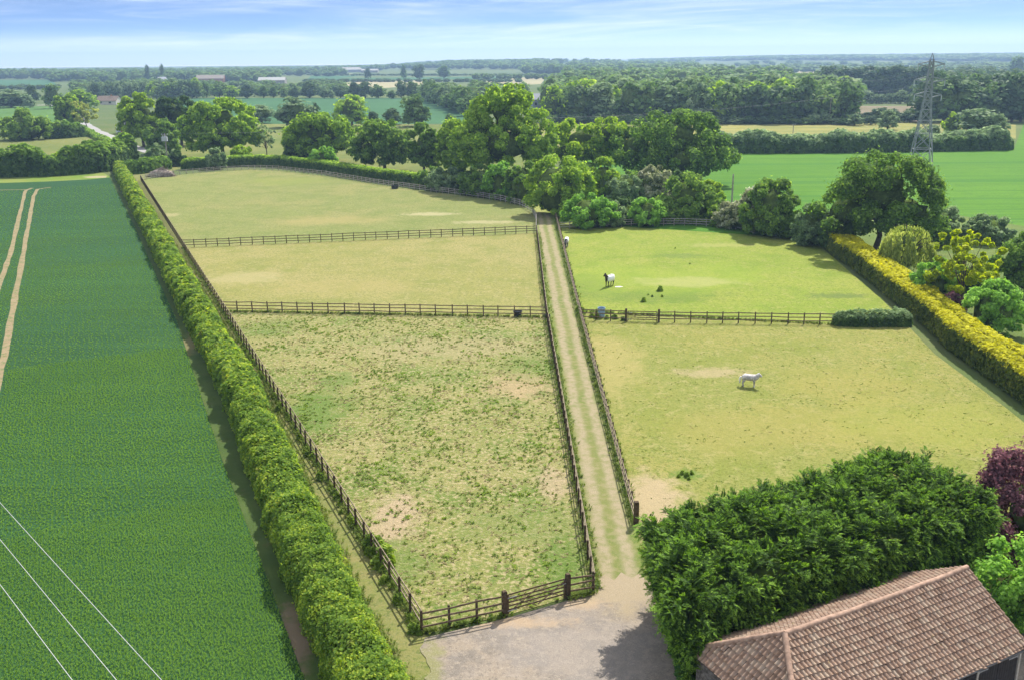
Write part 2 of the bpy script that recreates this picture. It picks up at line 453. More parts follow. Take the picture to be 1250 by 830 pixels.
# world ground: one sheet to the horizon
gx = np.concatenate([np.linspace(-7200, -1500, 20), np.linspace(-1250, 1250, 9), np.linspace(1500, 7200, 20)])
gy = np.concatenate([np.linspace(-600, 1200, 5), np.linspace(1500, 7600, 26)])
X, Y = np.meshgrid(gx, gy); Z = terrain(X, Y); Z[np.hypot(X, Y) < 1650] = 0
nx_ = len(gx); ny_ = len(gy)
m = MB(); m.add(np.stack([X, Y, Z], -1).reshape(-1, 3), [(j*nx_+i, j*nx_+i+1, (j+1)*nx_+i+1, (j+1)*nx_+i) for j in range(ny_-1) for i in range(nx_-1)], 0, True)
g = m.build('ground', turf('ground_farmland', (.1, .135, .04), [(.004, 4, .4, .6, (.07, .115, .04), .9), (.05, 4, .4, .65, (.14, .15, .06), .6), (.9, 4, .4, .7, (.08, .12, .03), .5)]))
g['kind'] = 'structure'

# key points of the paddocks
cornerL, gA, gB, laneL0 = gp(515, 773), gp(616, 752), gp(693, 730), gp(724, 724)
E1, E2, F1, F2 = gp(272, 381), gp(667, 388), gp(223, 303), gp(655, 285)
farL = gp(172, 221)
D0, D1, D2 = gp(775, 637), gp(707, 381), gp(678, 265)
G2 = gp(1020, 397)
BACK = [gp(*p) for p in ((172, 221), (196, 217), (230, 213), (268, 210), (305, 208), (340, 209), (400, 216), (460, 226), (520, 234), (570, 240), (610, 246), (636, 252), (650, 260), (655, 270), (655, 285))]
HB = [gp(*p) for p in ((682, 281), (720, 279), (770, 277), (830, 276), (880, 278), (925, 285), (960, 291), (990, 296))]

def field_tex(base, lo, hi, drx, amp=.8):
    def f(k, c):
        return c
    return f

# far fields first, nearer ones over them
CROPTEAL = turf('field_teal', (.045, .12, .05), [(.02, 3, .4, .6, (.055, .14, .055), .8), ((.3, .02, .5), 3, .45, .6, (.04, .1, .04), .5)])
BRIGHT = turf('field_bright_green', (.078, .185, .014), [(.015, 3, .4, .62, (.1, .21, .018), .9), ((-.08, .012, .9), 4, .46, .62, (.055, .14, .014), .75), (.25, 5, .5, .66, (.065, .155, .014), .6), ((-.08, .004, .16), 2, .56, .62, (.04, .13, .02), .55), (2.2, 3, .4, .7, (.045, .15, .02), .5)], bump=(.8, .15, 3))
OLIVE = turf('field_olive', (.125, .155, .04), [(.02, 4, .4, .62, (.19, .19, .06), .8), (.3, 4, .45, .7, (.09, .13, .03), .6)])
YELLOW = turf('field_yellow_meadow', (.26, .24, .07), [(.02, 4, .42, .6, (.2, .2, .06), .9), ((.02, .01, .2), 4, .45, .65, (.15, .17, .05), .7), (.2, 4, .5, .75, (.3, .27, .09), .5)])
TANF = turf('field_tan', (.33, .29, .17), [(.02, 4, .4, .6, (.28, .26, .14), .8)])
BROWNF = turf('field_brown', (.2, .16, .11), [(.02, 4, .4, .6, (.16, .14, .08), .8)])
GREENF = turf('field_green', (.07, .15, .035), [(.02, 4, .4, .62, (.09, .175, .04), .8), (.3, 4, .5, .7, (.06, .12, .03), .6)])

sheet('field', XC((-40, 98), (62, 98), (75, 108), (-40, 109)), CROPTEAL)
sheet('field', XC((380, 93), (600, 90), (640, 96), (372, 100)), CROPTEAL)
sheet('field', XC((415, 101), (522, 98), (518, 104), (470, 108), (405, 107)), TANF)
sheet('field', XC((590, 99), (640, 95), (668, 94), (660, 103), (610, 106)), TANF)
sheet('field', XC((380, 87.5), (440, 85.5), (530, 84.5), (640, 86), (640, 89), (380, 92)), TANF)
sheet('field', XC((970, 86), (1010, 85), (1015, 90), (975, 91)), TANF)
sheet('field', XC((1155, 91), (1215, 89), (1215, 92), (1155, 94)), GREENF)
sheet('field', XC((1210, 93), (1237, 91), (1241, 105), (1218, 106)), turf('field_lime', (.16, .25, .04), [(.02, 3, .4, .6, (.13, .22, .04), .8)]))
sheet('farm_track', XC((1233, 84), (1237, 84), (1244, 105), (1239, 105)), TANF)
sheet('field', XC((1241, 91), (1290, 90), (1290, 106), (1247, 105)), BROWNF)
sheet('field', XC((1040, 114), (1140, 115), (1140, 125), (1040, 125)), GREENF)
sheet('field', XC((1040, 130), (1140, 130), (1120, 149), (1040, 147)), BROWNF)
sheet('field', XC((185, 152), (205, 121), (300, 120), (560, 120), (600, 152), (440, 153)), CROPTEAL)
sheet('field', XC((-60, 131), (80, 130), (112, 152), (-60, 153)), GREENF)
sheet('field', XC((-60, 169), (118, 168), (140, 192), (-60, 192)), OLIVE)
sheet('field', XC((230, 152), (600, 152), (660, 180), (640, 235), (420, 218), (320, 200), (215, 195)), OLIVE)
sheet('field', XC((600, 151), (1120, 150), (1240, 153), (1240, 170), (900, 172), (660, 182)), YELLOW)
sheet('field', XC((690, 186), (870, 182), (1238, 182), (1250, 151), (1330, 151), (1330, 282), (1250, 277), (1160, 262), (985, 292), (740, 276), (690, 230)), BRIGHT)
# garden behind the yellow hedge
sheet('lawn', XC((990, 288), (1060, 262), (1160, 262), (1250, 277), (1400, 290), (1400, 560), (1250, 490), (1110, 385)), turf('lawn_turf', (.1, .15, .035), [(.15, 4, .4, .6, (.15, .18, .05), .7), (1.5, 4, .45, .7, (.07, .12, .025), .6)]))

# left crop
_layer[0] = 1      # nothing near overlaps the far fields, so the stack starts again
CROP_PTS = XC((-150, 216), (0, 214), (134, 217), (165, 278), (215, 390), (270, 558), (320, 690), (372, 830), (395, 900), (-300, 900))
rowdir = gp(372, 830)[:2] - gp(140, 225)[:2]; ROWA = math.atan2(rowdir[1], rowdir[0])
def crop_rows(k, c):
    v = k.mapped(-ROWA, (.05, 3.6, 1)); f = k.noise(1.0, 3, .6, vec=v)
    c = k.mix(k.math('MULTIPLY', k.rng(f, .42, .62), .55), c, (.02, .062, .022))
    v2 = k.mapped(-ROWA, (.012, .3, 1)); f2 = k.noise(1.0, 2, .5, vec=v2)
    return k.mix(k.math('MULTIPLY', k.rng(f2, .48, .62), .3), c, (.045, .12, .042))
sheet('crop_field', CROP_PTS, turf('crop_green', (.042, .1, .026), [(.05, 4, .4, .62, (.038, .105, .036), .8), (.012, 3, .45, .6, (.026, .08, .036), .7), (.6, 4, .5, .75, (.05, .125, .04), .45), (5, 4, .5, .8, (.018, .05, .018), .6)], bump=(1.0, .2, 5), extra=crop_rows))
sheet('headland', XC((-150, 221), (-150, 215), (60, 213), (125, 211), (136, 217), (110, 219.5), (60, 222), (0, 224)), turf('headland_grass', (.13, .2, .03), [(.1, 4, .4, .62, (.2, .22, .06), .7)]))
sheet('bare_earth', XC((100, 216.5), (118, 215.2), (131, 215.2), (129, 217.5), (110, 218)), TANF)
TRAM = turf('tramline_soil', (.27, .21, .125), [(.5, 4, .4, .62, (.23, .18, .1), .8), (1.4, 5, .5, .62, (.1, .15, .045), .75)])
def strip(name, px, wid, mat, seed=0):
    P = np.array(XC(*px)); n = 40; t = np.linspace(0, 1, n); rr = np.random.default_rng(seed)
    cum = np.concatenate([[0], np.cumsum(np.linalg.norm(np.diff(P, axis=0), axis=1))]); s = t * cum[-1]
    x = np.interp(s, cum, P[:, 0]); y = np.interp(s, cum, P[:, 1]); d = np.gradient(np.stack([x, y], 1), axis=0); d = d / np.linalg.norm(d, axis=1, keepdims=True)
    wj = wid * .5 * (1 + .25 * rr.uniform(-1, 1, (2, n)))
    a = np.stack([x - d[:, 1]*wj[0], y + d[:, 0]*wj[0]], 1); b = np.stack([x + d[:, 1]*wj[1], y - d[:, 0]*wj[1]], 1)
    _layer[0] += 1; z = .004 * _layer[0]
    V = [(p[0], p[1], z) for p in a] + [(p[0], p[1], z) for p in b]
    m = MB(); m.add(V, [(i+1, i, n+i, n+i+1) for i in range(n-1)])
    o = m.build(name, mat); o['kind'] = 'structure'
    if o.data.polygons[0].normal.z < 0: o.data.flip_normals()
    return o
strip('tramline', [(62, 229), (46, 231), (41, 240), (33, 285), (22, 345), (8, 420), (-10, 500)], .7, TRAM, 1)
strip('tramline', [(40, 230), (31, 233), (27, 250), (14, 305), (-6, 365), (-40, 450)], .7, TRAM, 2)
strip('tramline', [(-100, 232), (-40, 233), (10, 232.5), (31, 232)], .7, TRAM, 3)

hr_ = [gp(*p)[:2] for p in ((157, 206), (215, 297), (262, 372), (330, 476), (385, 586), (440, 698), (512, 830), (575, 930))]
# verge between crop and hedge, grass path beside the long fence
sheet('verge', XC((134, 217), (142, 203), (160, 208), (215, 300), (262, 375), (330, 480), (385, 590), (440, 700), (512, 830), (560, 910), (395, 900), (372, 830), (320, 690), (270, 558), (215, 390), (165, 278)),
      turf('verge_shade_earth', (.055, .09, .024), [(.3, 4, .42, .6, (.075, .11, .03), .8), (.5, 4, .58, .72, (.11, .095, .045), .45), (2.6, 4, .5, .7, (.05, .075, .02), .7)], spots=[px_spot(350, 800, 3.2, .5, 2.4, (.2, .14, .1), .8), px_spot(232, 420, 4, .5, 2, (.2, .16, .08), .6)]))  # dark green paints in the hedge's shadow; brown patches are bare earth
sheet('grass_path', XC((140, 203), (190, 200), (222, 206), (172, 221), (272, 381), (400, 588), (515, 773), (552, 790), (620, 910)) + [(p[0] - 2.0, p[1]) for p in hr_[::-1]],
      turf('path_turf', (.16, .172, .052), [(.12, 4, .4, .6, (.205, .195, .07), .8), (.6, 4, .45, .65, (.14, .18, .035), .6), ((-ROWA, .03, 1.1), 3, .5, .65, (.23, .2, .08), .6), (3, 4, .5, .62, (.1, .13, .035), .7), (8, 3, .5, .62, (.23, .21, .09), .6)]))

# paddocks
LY = lambda a, b, c, d: [(.045, 4, .42, .6, a, .9), (.2, 5, .46, .62, b, .8), (.8, 5, .5, .62, c, .75), (2.2, 4, .5, .62, d, .85), (5, 4, .5, .62, tuple(x*.72 for x in b), .8)]
sheet('paddock', [p[:2] for p in (cornerL, E1, E2, laneL0, gB, gA)],
      turf('paddock_tussocky', (.21, .22, .065), [(.06, 4, .4, .6, (.27, .25, .095), .8), (.16, 5, .48, .62, (.125, .18, .035), .8), (3.2, 4, .49, .6, STRAW, .85), (1.1, 5, .56, .68, LUSH, .6), (2.6, 4, .55, .66, (.1, .15, .03), .8), (8, 4, .52, .7, (.14, .15, .045), .6)],
           spots=[px_spot(482, 632, 2.2, 1, 2.2, DIRT, .7), px_spot(635, 470, 3.2, 1.2, 1.6, (.42, .29, .18), .55), px_spot(470, 520, 6, 1, 1, LUSH, .0), px_spot(385, 500, 4, 1, 1.6, LUSH, .75), px_spot(410, 465, 2.6, 1, 1.2, LUSH, .6),
                  px_spot(676, 590, 2.2, .8, 1.6, DIRT, .55), px_spot(650, 445, 5, 1, 1.4, LUSH, .35), px_spot(640, 640, 4, 1.5, 1, LUSH, .35), px_spot(480, 690, 3, 1, 1.2, LUSH, .5), px_spot(690, 690, 2.6, .7, 1.6, LUSH, .6), px_spot(330, 400, 5, 1, 1, LUSH, .4), px_spot(560, 425, 8, 1.6, .8, (.33, .28, .15), .5)], bump=(1.0, .15, 6)))
sheet('paddock', [p[:2] for p in (E1, F1, F2, E2)], turf('paddock_grazed_tan', (.25, .235, .075), LY((.29, .255, .1), (.19, .205, .055), (.31, .27, .12), (.175, .19, .055)), spots=[px_spot(300, 340, 7, 1, .8, (.35, .3, .15), .5), px_spot(420, 350, 9, 1.5, .6, (.3, .25, .1), .4)]))
sheet('paddock', [p[:2] for p in [F1] + BACK], turf('paddock_grazed_green', (.195, .215, .068), LY((.25, .235, .09), (.15, .185, .05), (.25, .24, .1), (.14, .175, .05)), spots=[px_spot(525, 262, 4, 1.8, .7, (.4, .35, .2), .6), px_spot(590, 272, 4, 2.0, .6, (.4, .35, .2), .5), px_spot(400, 270, 10, 1.4, .7, (.3, .25, .1), .5), px_spot(350, 222, 10, 1.4, 1, (.19, .22, .05), .5), px_spot(206, 263, 3, 1, 1, STRAW, .5)]))
HEDGE_BASE = [(1002, 302), (1040, 335), (1075, 365), (1108, 398), (1140, 432), (1180, 462), (1230, 500), (1300, 556)]
hb = [gp(*p) for p in HEDGE_BASE]
sheet('paddock', [p[:2] for p in [D1, D2] + HB + hb[:4] + [G2]], turf('paddock_lush', (.205, .255, .04), LY((.255, .275, .055), (.16, .225, .03), (.27, .27, .075), (.15, .2, .03)), spots=[px_spot(838, 345, 5, 1.8, .8, STRAW, .6), px_spot(720, 350, 5, .8, 2, (.12, .17, .04), .5), px_spot(800, 362, 7, 1.7, .7, (.1, .16, .03), .6), px_spot(880, 300, 4, 2, .6, (.3, .29, .1), .5), px_spot(830, 313, 3.5, 1.5, .8, (.12, .17, .04), .6), px_spot(1022, 362, 2.6, 2, .7, (.1, .14, .04), .7), px_spot(800, 340, 20, 1, .6, (.19, .27, .03), .4)]))
sheet('paddock', [p[:2] for p in [D1, G2] + hb[3:]] + [(42, 50), (26, 46), (7.4, 46), D0[:2]], turf('paddock_yellowing', (.215, .225, .06), LY((.26, .24, .07), (.185, .21, .042), (.29, .265, .1), (.16, .19, .04)), spots=[px_spot(790, 615, 4, 1, 1.6, DIRT, .65), px_spot(740, 440, 7, .7, 2, (.34, .28, .11), .55), px_spot(870, 455, 3, 1.5, .7, DIRT, .45), px_spot(950, 525, 10, 1.4, .7, (.28, .245, .07), .45), px_spot(1040, 470, 9, 1, .8, (.26, .235, .06), .4), px_spot(838, 580, 1.2, 1.2, 1, LUSH, .7), px_spot(1150, 520, 9, 1.2, .8, (.24, .25, .05), .5)], bump=(.8, .1, 8)))
# lane: two pale wheel tracks with a grassy middle
def lane_tracks(k, c):
    sx = k.n('ShaderNodeSeparateXYZ'); k.put(sx.inputs[0], k.pos()); x = sx.outputs[0]
    wob = k.math('MULTIPLY', k.math('SUBTRACT', k.noise(.25, 4, .65), .5), 1.0)
    for xc in (5.35, 6.8):
        d = k.math('ABSOLUTE', k.math('SUBTRACT', k.math('ADD', x, wob), xc))
        f = k.math('MULTIPLY', k.rng(d, .62, .12), k.rng(k.noise(1.6, 5, .65), .28, .62, .25, .9))
        c = k.mix(f, c, (.31, .255, .165))
    e = k.math('ADD', k.rng(x, 5.0, 4.5), k.rng(x, 7.2, 7.7))
    return k.mix(k.math('MULTIPLY', e, .7), c, (.14, .19, .035))
LANE_PTS = [laneL0[:2], E2[:2], F2[:2], gp(656, 272)[:2], gp(651, 258)[:2], D2[:2], D1[:2], D0[:2], (7.7, 47)]
sheet('lane', LANE_PTS, turf('lane_turf', (.17, .18, .06), [(.25, 4, .4, .6, (.13, .165, .042), .8), (1.5, 4, .45, .65, (.28, .235, .13), .6), (6, 4, .5, .7, (.17, .18, .06), .6)], extra=lane_tracks))
sheet('grass_patch', XC((651, 258), (640, 246), (690, 246), (740, 272), (684, 282), (678, 265)), turf('rough_turf', (.2, .24, .05), [(.3, 4, .4, .6, (.27, .27, .09), .8)]))
# gravel yard
def yard_mix(k, c):
    f = k.math('MULTIPLY', k.rng(k.noise(18, 2, .6), .5, .75), .45); c = k.mix(f, c, (.46, .4, .33))
    f = k.math('MULTIPLY', k.rng(k.noise(24, 2, .6), .52, .72), .5); return k.mix(f, c, (.17, .14, .115))
sheet('gravel_yard', [cornerL[:2] + np.array([.2, -.45]), gA[:2] + np.array([0, -.3]), gB[:2] + np.array([0, -.3]), laneL0[:2] + np.array([.15, .6]), (4.7, 47.6), (5.2, 48.3), (5.7, 47.7), (6.2, 48.6), (6.7, 47.9), (7.2, 48.4), (7.6, 47.6), (8.2, 47), (9.5, 46), (40, 46), (40, 24), (-3, 24)] + [(-3.2 - 1.5 * ((yy - 33) / 9.0) + R_.uniform(-.2, .2), yy) for yy in np.arange(33, 42.0, .4)],
      turf('gravel', (.225, .19, .155), [(.16, 4, .42, .62, (.27, .22, .165), .8), (.5, 5, .45, .6, (.17, .15, .13), .85), (2.5, 5, .5, .62, (.31, .26, .205), .7), (6, 4, .52, .66, (.14, .12, .1), .7)],
           spots=[(-4.2, 38, 1.6, .7, 3.5, (.2, .2, .075), .8), (6.2, 47.2, 3.6, 1, 1.2, (.31, .25, .16), .95), (0, 43.6, 1.2, 3.4, .6, (.4, .29, .18), .7), (3.6, 45.3, 1.1, 1.6, .7, (.4, .29, .18), .6), (3.5, 41, 4, 1.6, 1, (.27, .24, .215), .5)], bump=(.7, .04, 22), extra=yard_mix))

# lane of tarmac up to the village
ROADM = turf('tarmac', (.3, .29, .28), [(.3, 4, .4, .6, (.35, .34, .33), .7)])
strip('road', [(210, 190), (180, 186), (158, 178), (135, 168), (117, 160), (106, 153), (98, 146), (90, 138)], 4.2, ROADM, 5)
strip('road', [(45, 129), (60, 128.5), (75, 130)], 5, turf('concrete_yard', (.5, .48, .44), [(.1, 3, .4, .6, (.45, .43, .4), .8)]), 6)
# ------------------------------------------------------------------ fences and gates
POST_H, RAILS = 1.34, (1.25, .86, .46)
_post_meshes = []
for i in range(5):
    m = MB(); rr = np.random.default_rng(50 + i); t = rr.normal(0, .02, 2)
    rot = np.array(Euler((t[0], t[1], rr.uniform(-.05, .05))).to_matrix())
    m.box((0, 0, POST_H/2 - .1), (.115, .115, POST_H + .2), 0, rot)
    m.box(np.array([0, 0, POST_H]) @ rot.T + np.array([0, 0, .012]), (.09, .09, .03), 0, rot)
    _post_meshes.append(m.mesh('post', POSTM))
_pale_meshes = [q.copy() for q in _post_meshes]
PALEP = plain('silvered_post', (.34, .31, .27), .9, .1, .25, 4)
for q in _pale_meshes: q.materials[0] = PALEP
RAILMATS = [WOOD, plain('rail_dark', (.12, .092, .06), .9, .1, .35, 5), plain('rail_pale', (.25, .2, .14), .85, .15, .3, 5), plain('rail_silvered', (.4, .37, .32), .85, .15, .25, 4)]

def fence(label, path, spacing=1.8, group='post and rail paddock fences', railmat=0, skip_first=False, skip_last=False, side=1, rails=RAILS, pale=False):
    P = np.asarray([(p[0], p[1]) for p in path], float)
    cum = np.concatenate([[0], np.cumsum(np.linalg.norm(np.diff(P, axis=0), axis=1))]); L = cum[-1]
    n = max(1, round(L / spacing)); S = np.linspace(0, L, n + 1)
    S[1:-1] += np.random.default_rng(int(L * 10)).normal(0, .05, n - 1)
    x = np.interp(S, cum, P[:, 0]); y = np.interp(S, cum, P[:, 1])
    root = thing('fence', label, 'fence', (x[0], y[0], 0), 0, group)
    idx = [i for i in range(n + 1) if not (i == 0 and skip_first) and not (i == n and skip_last)]
    idx.sort(key=lambda i: x[i] ** 2 + y[i] ** 2)
    d = np.stack([np.gradient(x), np.gradient(y)], 1); d = d / np.linalg.norm(d, axis=1, keepdims=True)
    for i in idx[:100]:
        o = bpy.data.objects.new('post', (_pale_meshes if pale else _post_meshes)[R_.randrange(5)]); COL.objects.link(o); o.parent = root
        o.location = (x[i] - x[0], y[i] - y[0], 0); o.rotation_euler = (0, 0, math.atan2(d[i, 1], d[i, 0]))
    if len(idx) > 100:
        m = MB()
        for i in idx[100:]: m.box((x[i] - x[0], y[i] - y[0], POST_H/2 - .05), (.115, .115, POST_H + .1))
        o = m.build('posts', POSTM, root); o['kind'] = 'stuff'
    nrm = np.stack([d[:, 1], -d[:, 0]], 1) * .078 * side
    rr = np.random.default_rng(int(L * 7) + 3)
    for nm, z in zip(('top_rail', 'middle_rail', 'bottom_rail'), rails):
        m = MB(); zz = z + rr.normal(0, .022, n + 1)
        for i in range(n):
            a = np.array([x[i] - x[0] + nrm[i, 0], y[i] - y[0] + nrm[i, 1], zz[i]]); b = np.array([x[i+1] - x[0] + nrm[i+1, 0], y[i+1] - y[0] + nrm[i+1, 1], zz[i+1] + (rr.normal(0, .012))])
            e = (b - a) / np.linalg.norm(b - a) * .004
            m.bar(a + e, b - e, .04, .1)
        m.build(nm, RAILMATS[railmat], root)
    return root

def gate(label, a, b, posts=(.24, .24), h=1.2, group='timber field gates', braces=2):
    a = np.asarray(a[:2], float); b = np.asarray(b[:2], float); L = np.linalg.norm(b - a); ang = math.atan2(b[1]-a[1], b[0]-a[0])
    root = thing('field_gate', label, 'gate', (a[0], a[1], 0), ang, group)
    for x, w in ((0, posts[0]), (L, posts[1])):
        m = MB(); m.box((x, 0, .68), (w, w, 1.62)); m.box((x, 0, 1.515), (w*.85, w*.85, .05)); m.build('gate_post', POSTM, root)
    x0, x1 = posts[0]/2 + .05, L - posts[1]/2 - .05
    for x in (x0 + .04, x1 - .04):
        m = MB(); m.box((x, 0, .68), (.085, .07, h)); m.build('stile', GATEM, root)
    for z in (1.22, .97, .75, .53, .31, .14)[:5]:
        m = MB(); m.box(((x0+x1)/2, .048, z), (x1 - x0, .024, .085)); m.build('bar', GATEM, root)
    w = (x1 - x0) / braces
    for k in range(braces):
        for s in (0, 1):
            m = MB(); q = (x0 + k*w + .06, -.03 - .022*s, .2 if s == 0 else 1.15); r = (x0 + (k+1)*w - .06, -.03 - .022*s, 1.15 if s == 0 else .2)
            m.bar(q, r, .02, .075, 0, (0, 1, 0)); m.build('brace', GATEM, root)
    for z in (1.1, .32):
        m = MB(); m.box((x0 + .25, -.085, z), (.55, .012, .05)); m.tube([(x0 - .05, -.04, z - .06), (x0 - .05, -.04, z + .06)], [.018, .018], 6); m.build('hinge', IRON, root)
    m = MB(); m.box((x1 - .1, -.085, 1.02), (.22, .014, .04)); m.build('latch', IRON, root)
    return root
IRON = plain('galvanised_iron', (.3, .31, .32), .5, .5, .2, 8)

fence('long weathered fence beside the grass path, along the tall hedge and the dark crop', [cornerL, (cornerL*.5 + E1*.5), E1, F1, farL], 1.82, railmat=2, skip_last=True)
fence('short front fence between the corner of the tussocky paddock and the nearest gate', [cornerL, gA], 1.53, skip_first=True, skip_last=True, side=1)
gate('closed five-bar gate at the gravel yard, with heavy dark posts', gA, gB)
fence('one-bay piece of fence between the yard gate and the start of the lane', [gB, laneL0], 1.5, skip_first=True, side=1)
fence('fence along the left side of the lane, from the gravel yard upwards', [laneL0, E2, F2], 1.8, skip_first=True, skip_last=True, railmat=2, side=1)
fence('fence along the right side of the lane, ending by the dark conifers', [D0, D1, D2], 1.75, railmat=2, side=-1)
fence('straight cross fence between the tussocky paddock and the tan middle paddock', [E1, E2], 1.8, skip_first=True, railmat=0)
fence('straight cross fence between the tan middle paddock and the farthest paddock', [F1, F2], 1.8, skip_first=True, railmat=1)
fence('long curving fence round the back of the farthest paddock, below the clipped hedge', BACK, 1.85, skip_first=False, railmat=3, pale=True)
Ga, Gb = gp(764, 393), gp(804, 394)
fence('short fence between the lane and the paddock gate, behind the blue trough', [gp(709, 391), Ga], 1.8, skip_first=True, skip_last=True)
gate('closed paddock gate with zigzag braces in the cross fence right of the lane', Ga, Gb, (.24, .24))
fence('cross fence between the two right-hand paddocks, running from the gate to the ivy hedge', [Gb, G2], 1.8, skip_first=True)
fence('shaded fence round the back of the bright green paddock, under the shrubs', HB, 1.9, railmat=3, side=-1, pale=True)
m = MB(); m.box((0, 0, .7), (.3, .3, 1.75)); m.box((0, 0, 1.6), (.26, .26, .06))
tag(m.build('gate_post', POSTM, None, (D0[0] + .02, D0[1] - .35, 0)), 'stout dark post at the lane end, next to the conifer hedge', 'post')

# ------------------------------------------------------------------ hedges
near_d = lambda D: 215 if D < 55 else (150 if D < 80 else (70 if D < 120 else 34))
near_s = lambda D: .12 if D < 55 else (.16 if D < 80 else (.24 if D < 120 else .36))
HR = [(157, 206), (215, 297), (262, 372), (330, 476), (385, 586), (440, 698), (512, 830), (575, 930)]
hr = [gp(*p) for p in HR]
HW = 2.9
hc = []
for i, p in enumerate(hr):
    d = hr[min(i+1, len(hr)-1)] - hr[max(i-1, 0)]; d = d[:2] / np.linalg.norm(d[:2])
    hc.append(p[:2] + np.array([d[1], -d[0]]) * (HW * .5 + 1.25))
hedge('hedge', 'long tall leafy hedge between the dark crop field and the grass path', hc, HW, 2.35, 'hedge', near_d, near_s, 3, .6, .16, hvar=.13)
hedge('hedge', 'short green hedge behind the heap of brushwood at the far end of the path', [gp(150, 213), gp(172, 212), gp(205, 206)], 4.0, 3.4, 'mid', lambda D: 26, lambda D: .5, 5, .6, .14, group=None)
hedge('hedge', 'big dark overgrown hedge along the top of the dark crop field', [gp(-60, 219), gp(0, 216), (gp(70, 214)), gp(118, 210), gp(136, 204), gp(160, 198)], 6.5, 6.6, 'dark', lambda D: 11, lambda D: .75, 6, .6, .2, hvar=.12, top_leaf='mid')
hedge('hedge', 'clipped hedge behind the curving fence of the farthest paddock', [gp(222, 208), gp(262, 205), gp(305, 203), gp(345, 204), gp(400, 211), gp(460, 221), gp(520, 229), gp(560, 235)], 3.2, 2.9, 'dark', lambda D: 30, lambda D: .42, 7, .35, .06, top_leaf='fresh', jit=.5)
# golden clipped conifer hedge
ht = [gp(x, y) for x, y in ((1000, 300), (1044, 333), (1080, 360), (1118, 392), (1152, 425), (1195, 455), (1250, 497), (1310, 545))]
yc = []
for i, p in enumerate(ht):
    d = ht[min(i+1, len(ht)-1)] - ht[max(i-1, 0)]; d = d[:2] / np.linalg.norm(d[:2])
    yc.append(p[:2] + np.array([-d[1], d[0]]) * 1.75)
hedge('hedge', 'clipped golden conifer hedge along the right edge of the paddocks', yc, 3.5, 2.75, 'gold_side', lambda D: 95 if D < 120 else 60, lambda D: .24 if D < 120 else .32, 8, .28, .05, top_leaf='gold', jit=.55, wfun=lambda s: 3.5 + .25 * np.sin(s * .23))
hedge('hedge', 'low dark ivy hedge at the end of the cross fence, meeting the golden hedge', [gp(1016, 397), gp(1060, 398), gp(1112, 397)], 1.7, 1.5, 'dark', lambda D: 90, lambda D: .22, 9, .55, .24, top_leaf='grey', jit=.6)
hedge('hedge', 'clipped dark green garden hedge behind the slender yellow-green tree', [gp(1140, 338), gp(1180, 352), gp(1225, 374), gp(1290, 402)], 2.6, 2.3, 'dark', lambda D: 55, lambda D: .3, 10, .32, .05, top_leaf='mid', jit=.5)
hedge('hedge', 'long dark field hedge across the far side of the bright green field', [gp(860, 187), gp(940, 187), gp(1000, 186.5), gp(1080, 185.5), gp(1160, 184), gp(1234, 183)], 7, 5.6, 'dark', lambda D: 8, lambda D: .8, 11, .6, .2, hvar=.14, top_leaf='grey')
hedge('hedge', 'roadside hedge on the near side of the narrow lane to the village', [gp(98, 158), gp(115, 168), gp(135, 178), gp(150, 184)], 2.5, 1.7, 'mid', lambda D: 9, lambda D: .8, 12, .6, .2, hvar=.15)
hedge('hedge', 'low hedge left of the lane tree, between the two small green fields', [gp(56, 170), gp(80, 169), gp(103, 167)], 6, 5, 'dark', lambda D: 7, lambda D: .9, 13, .6, .2, hvar=.2, top_leaf='mid')

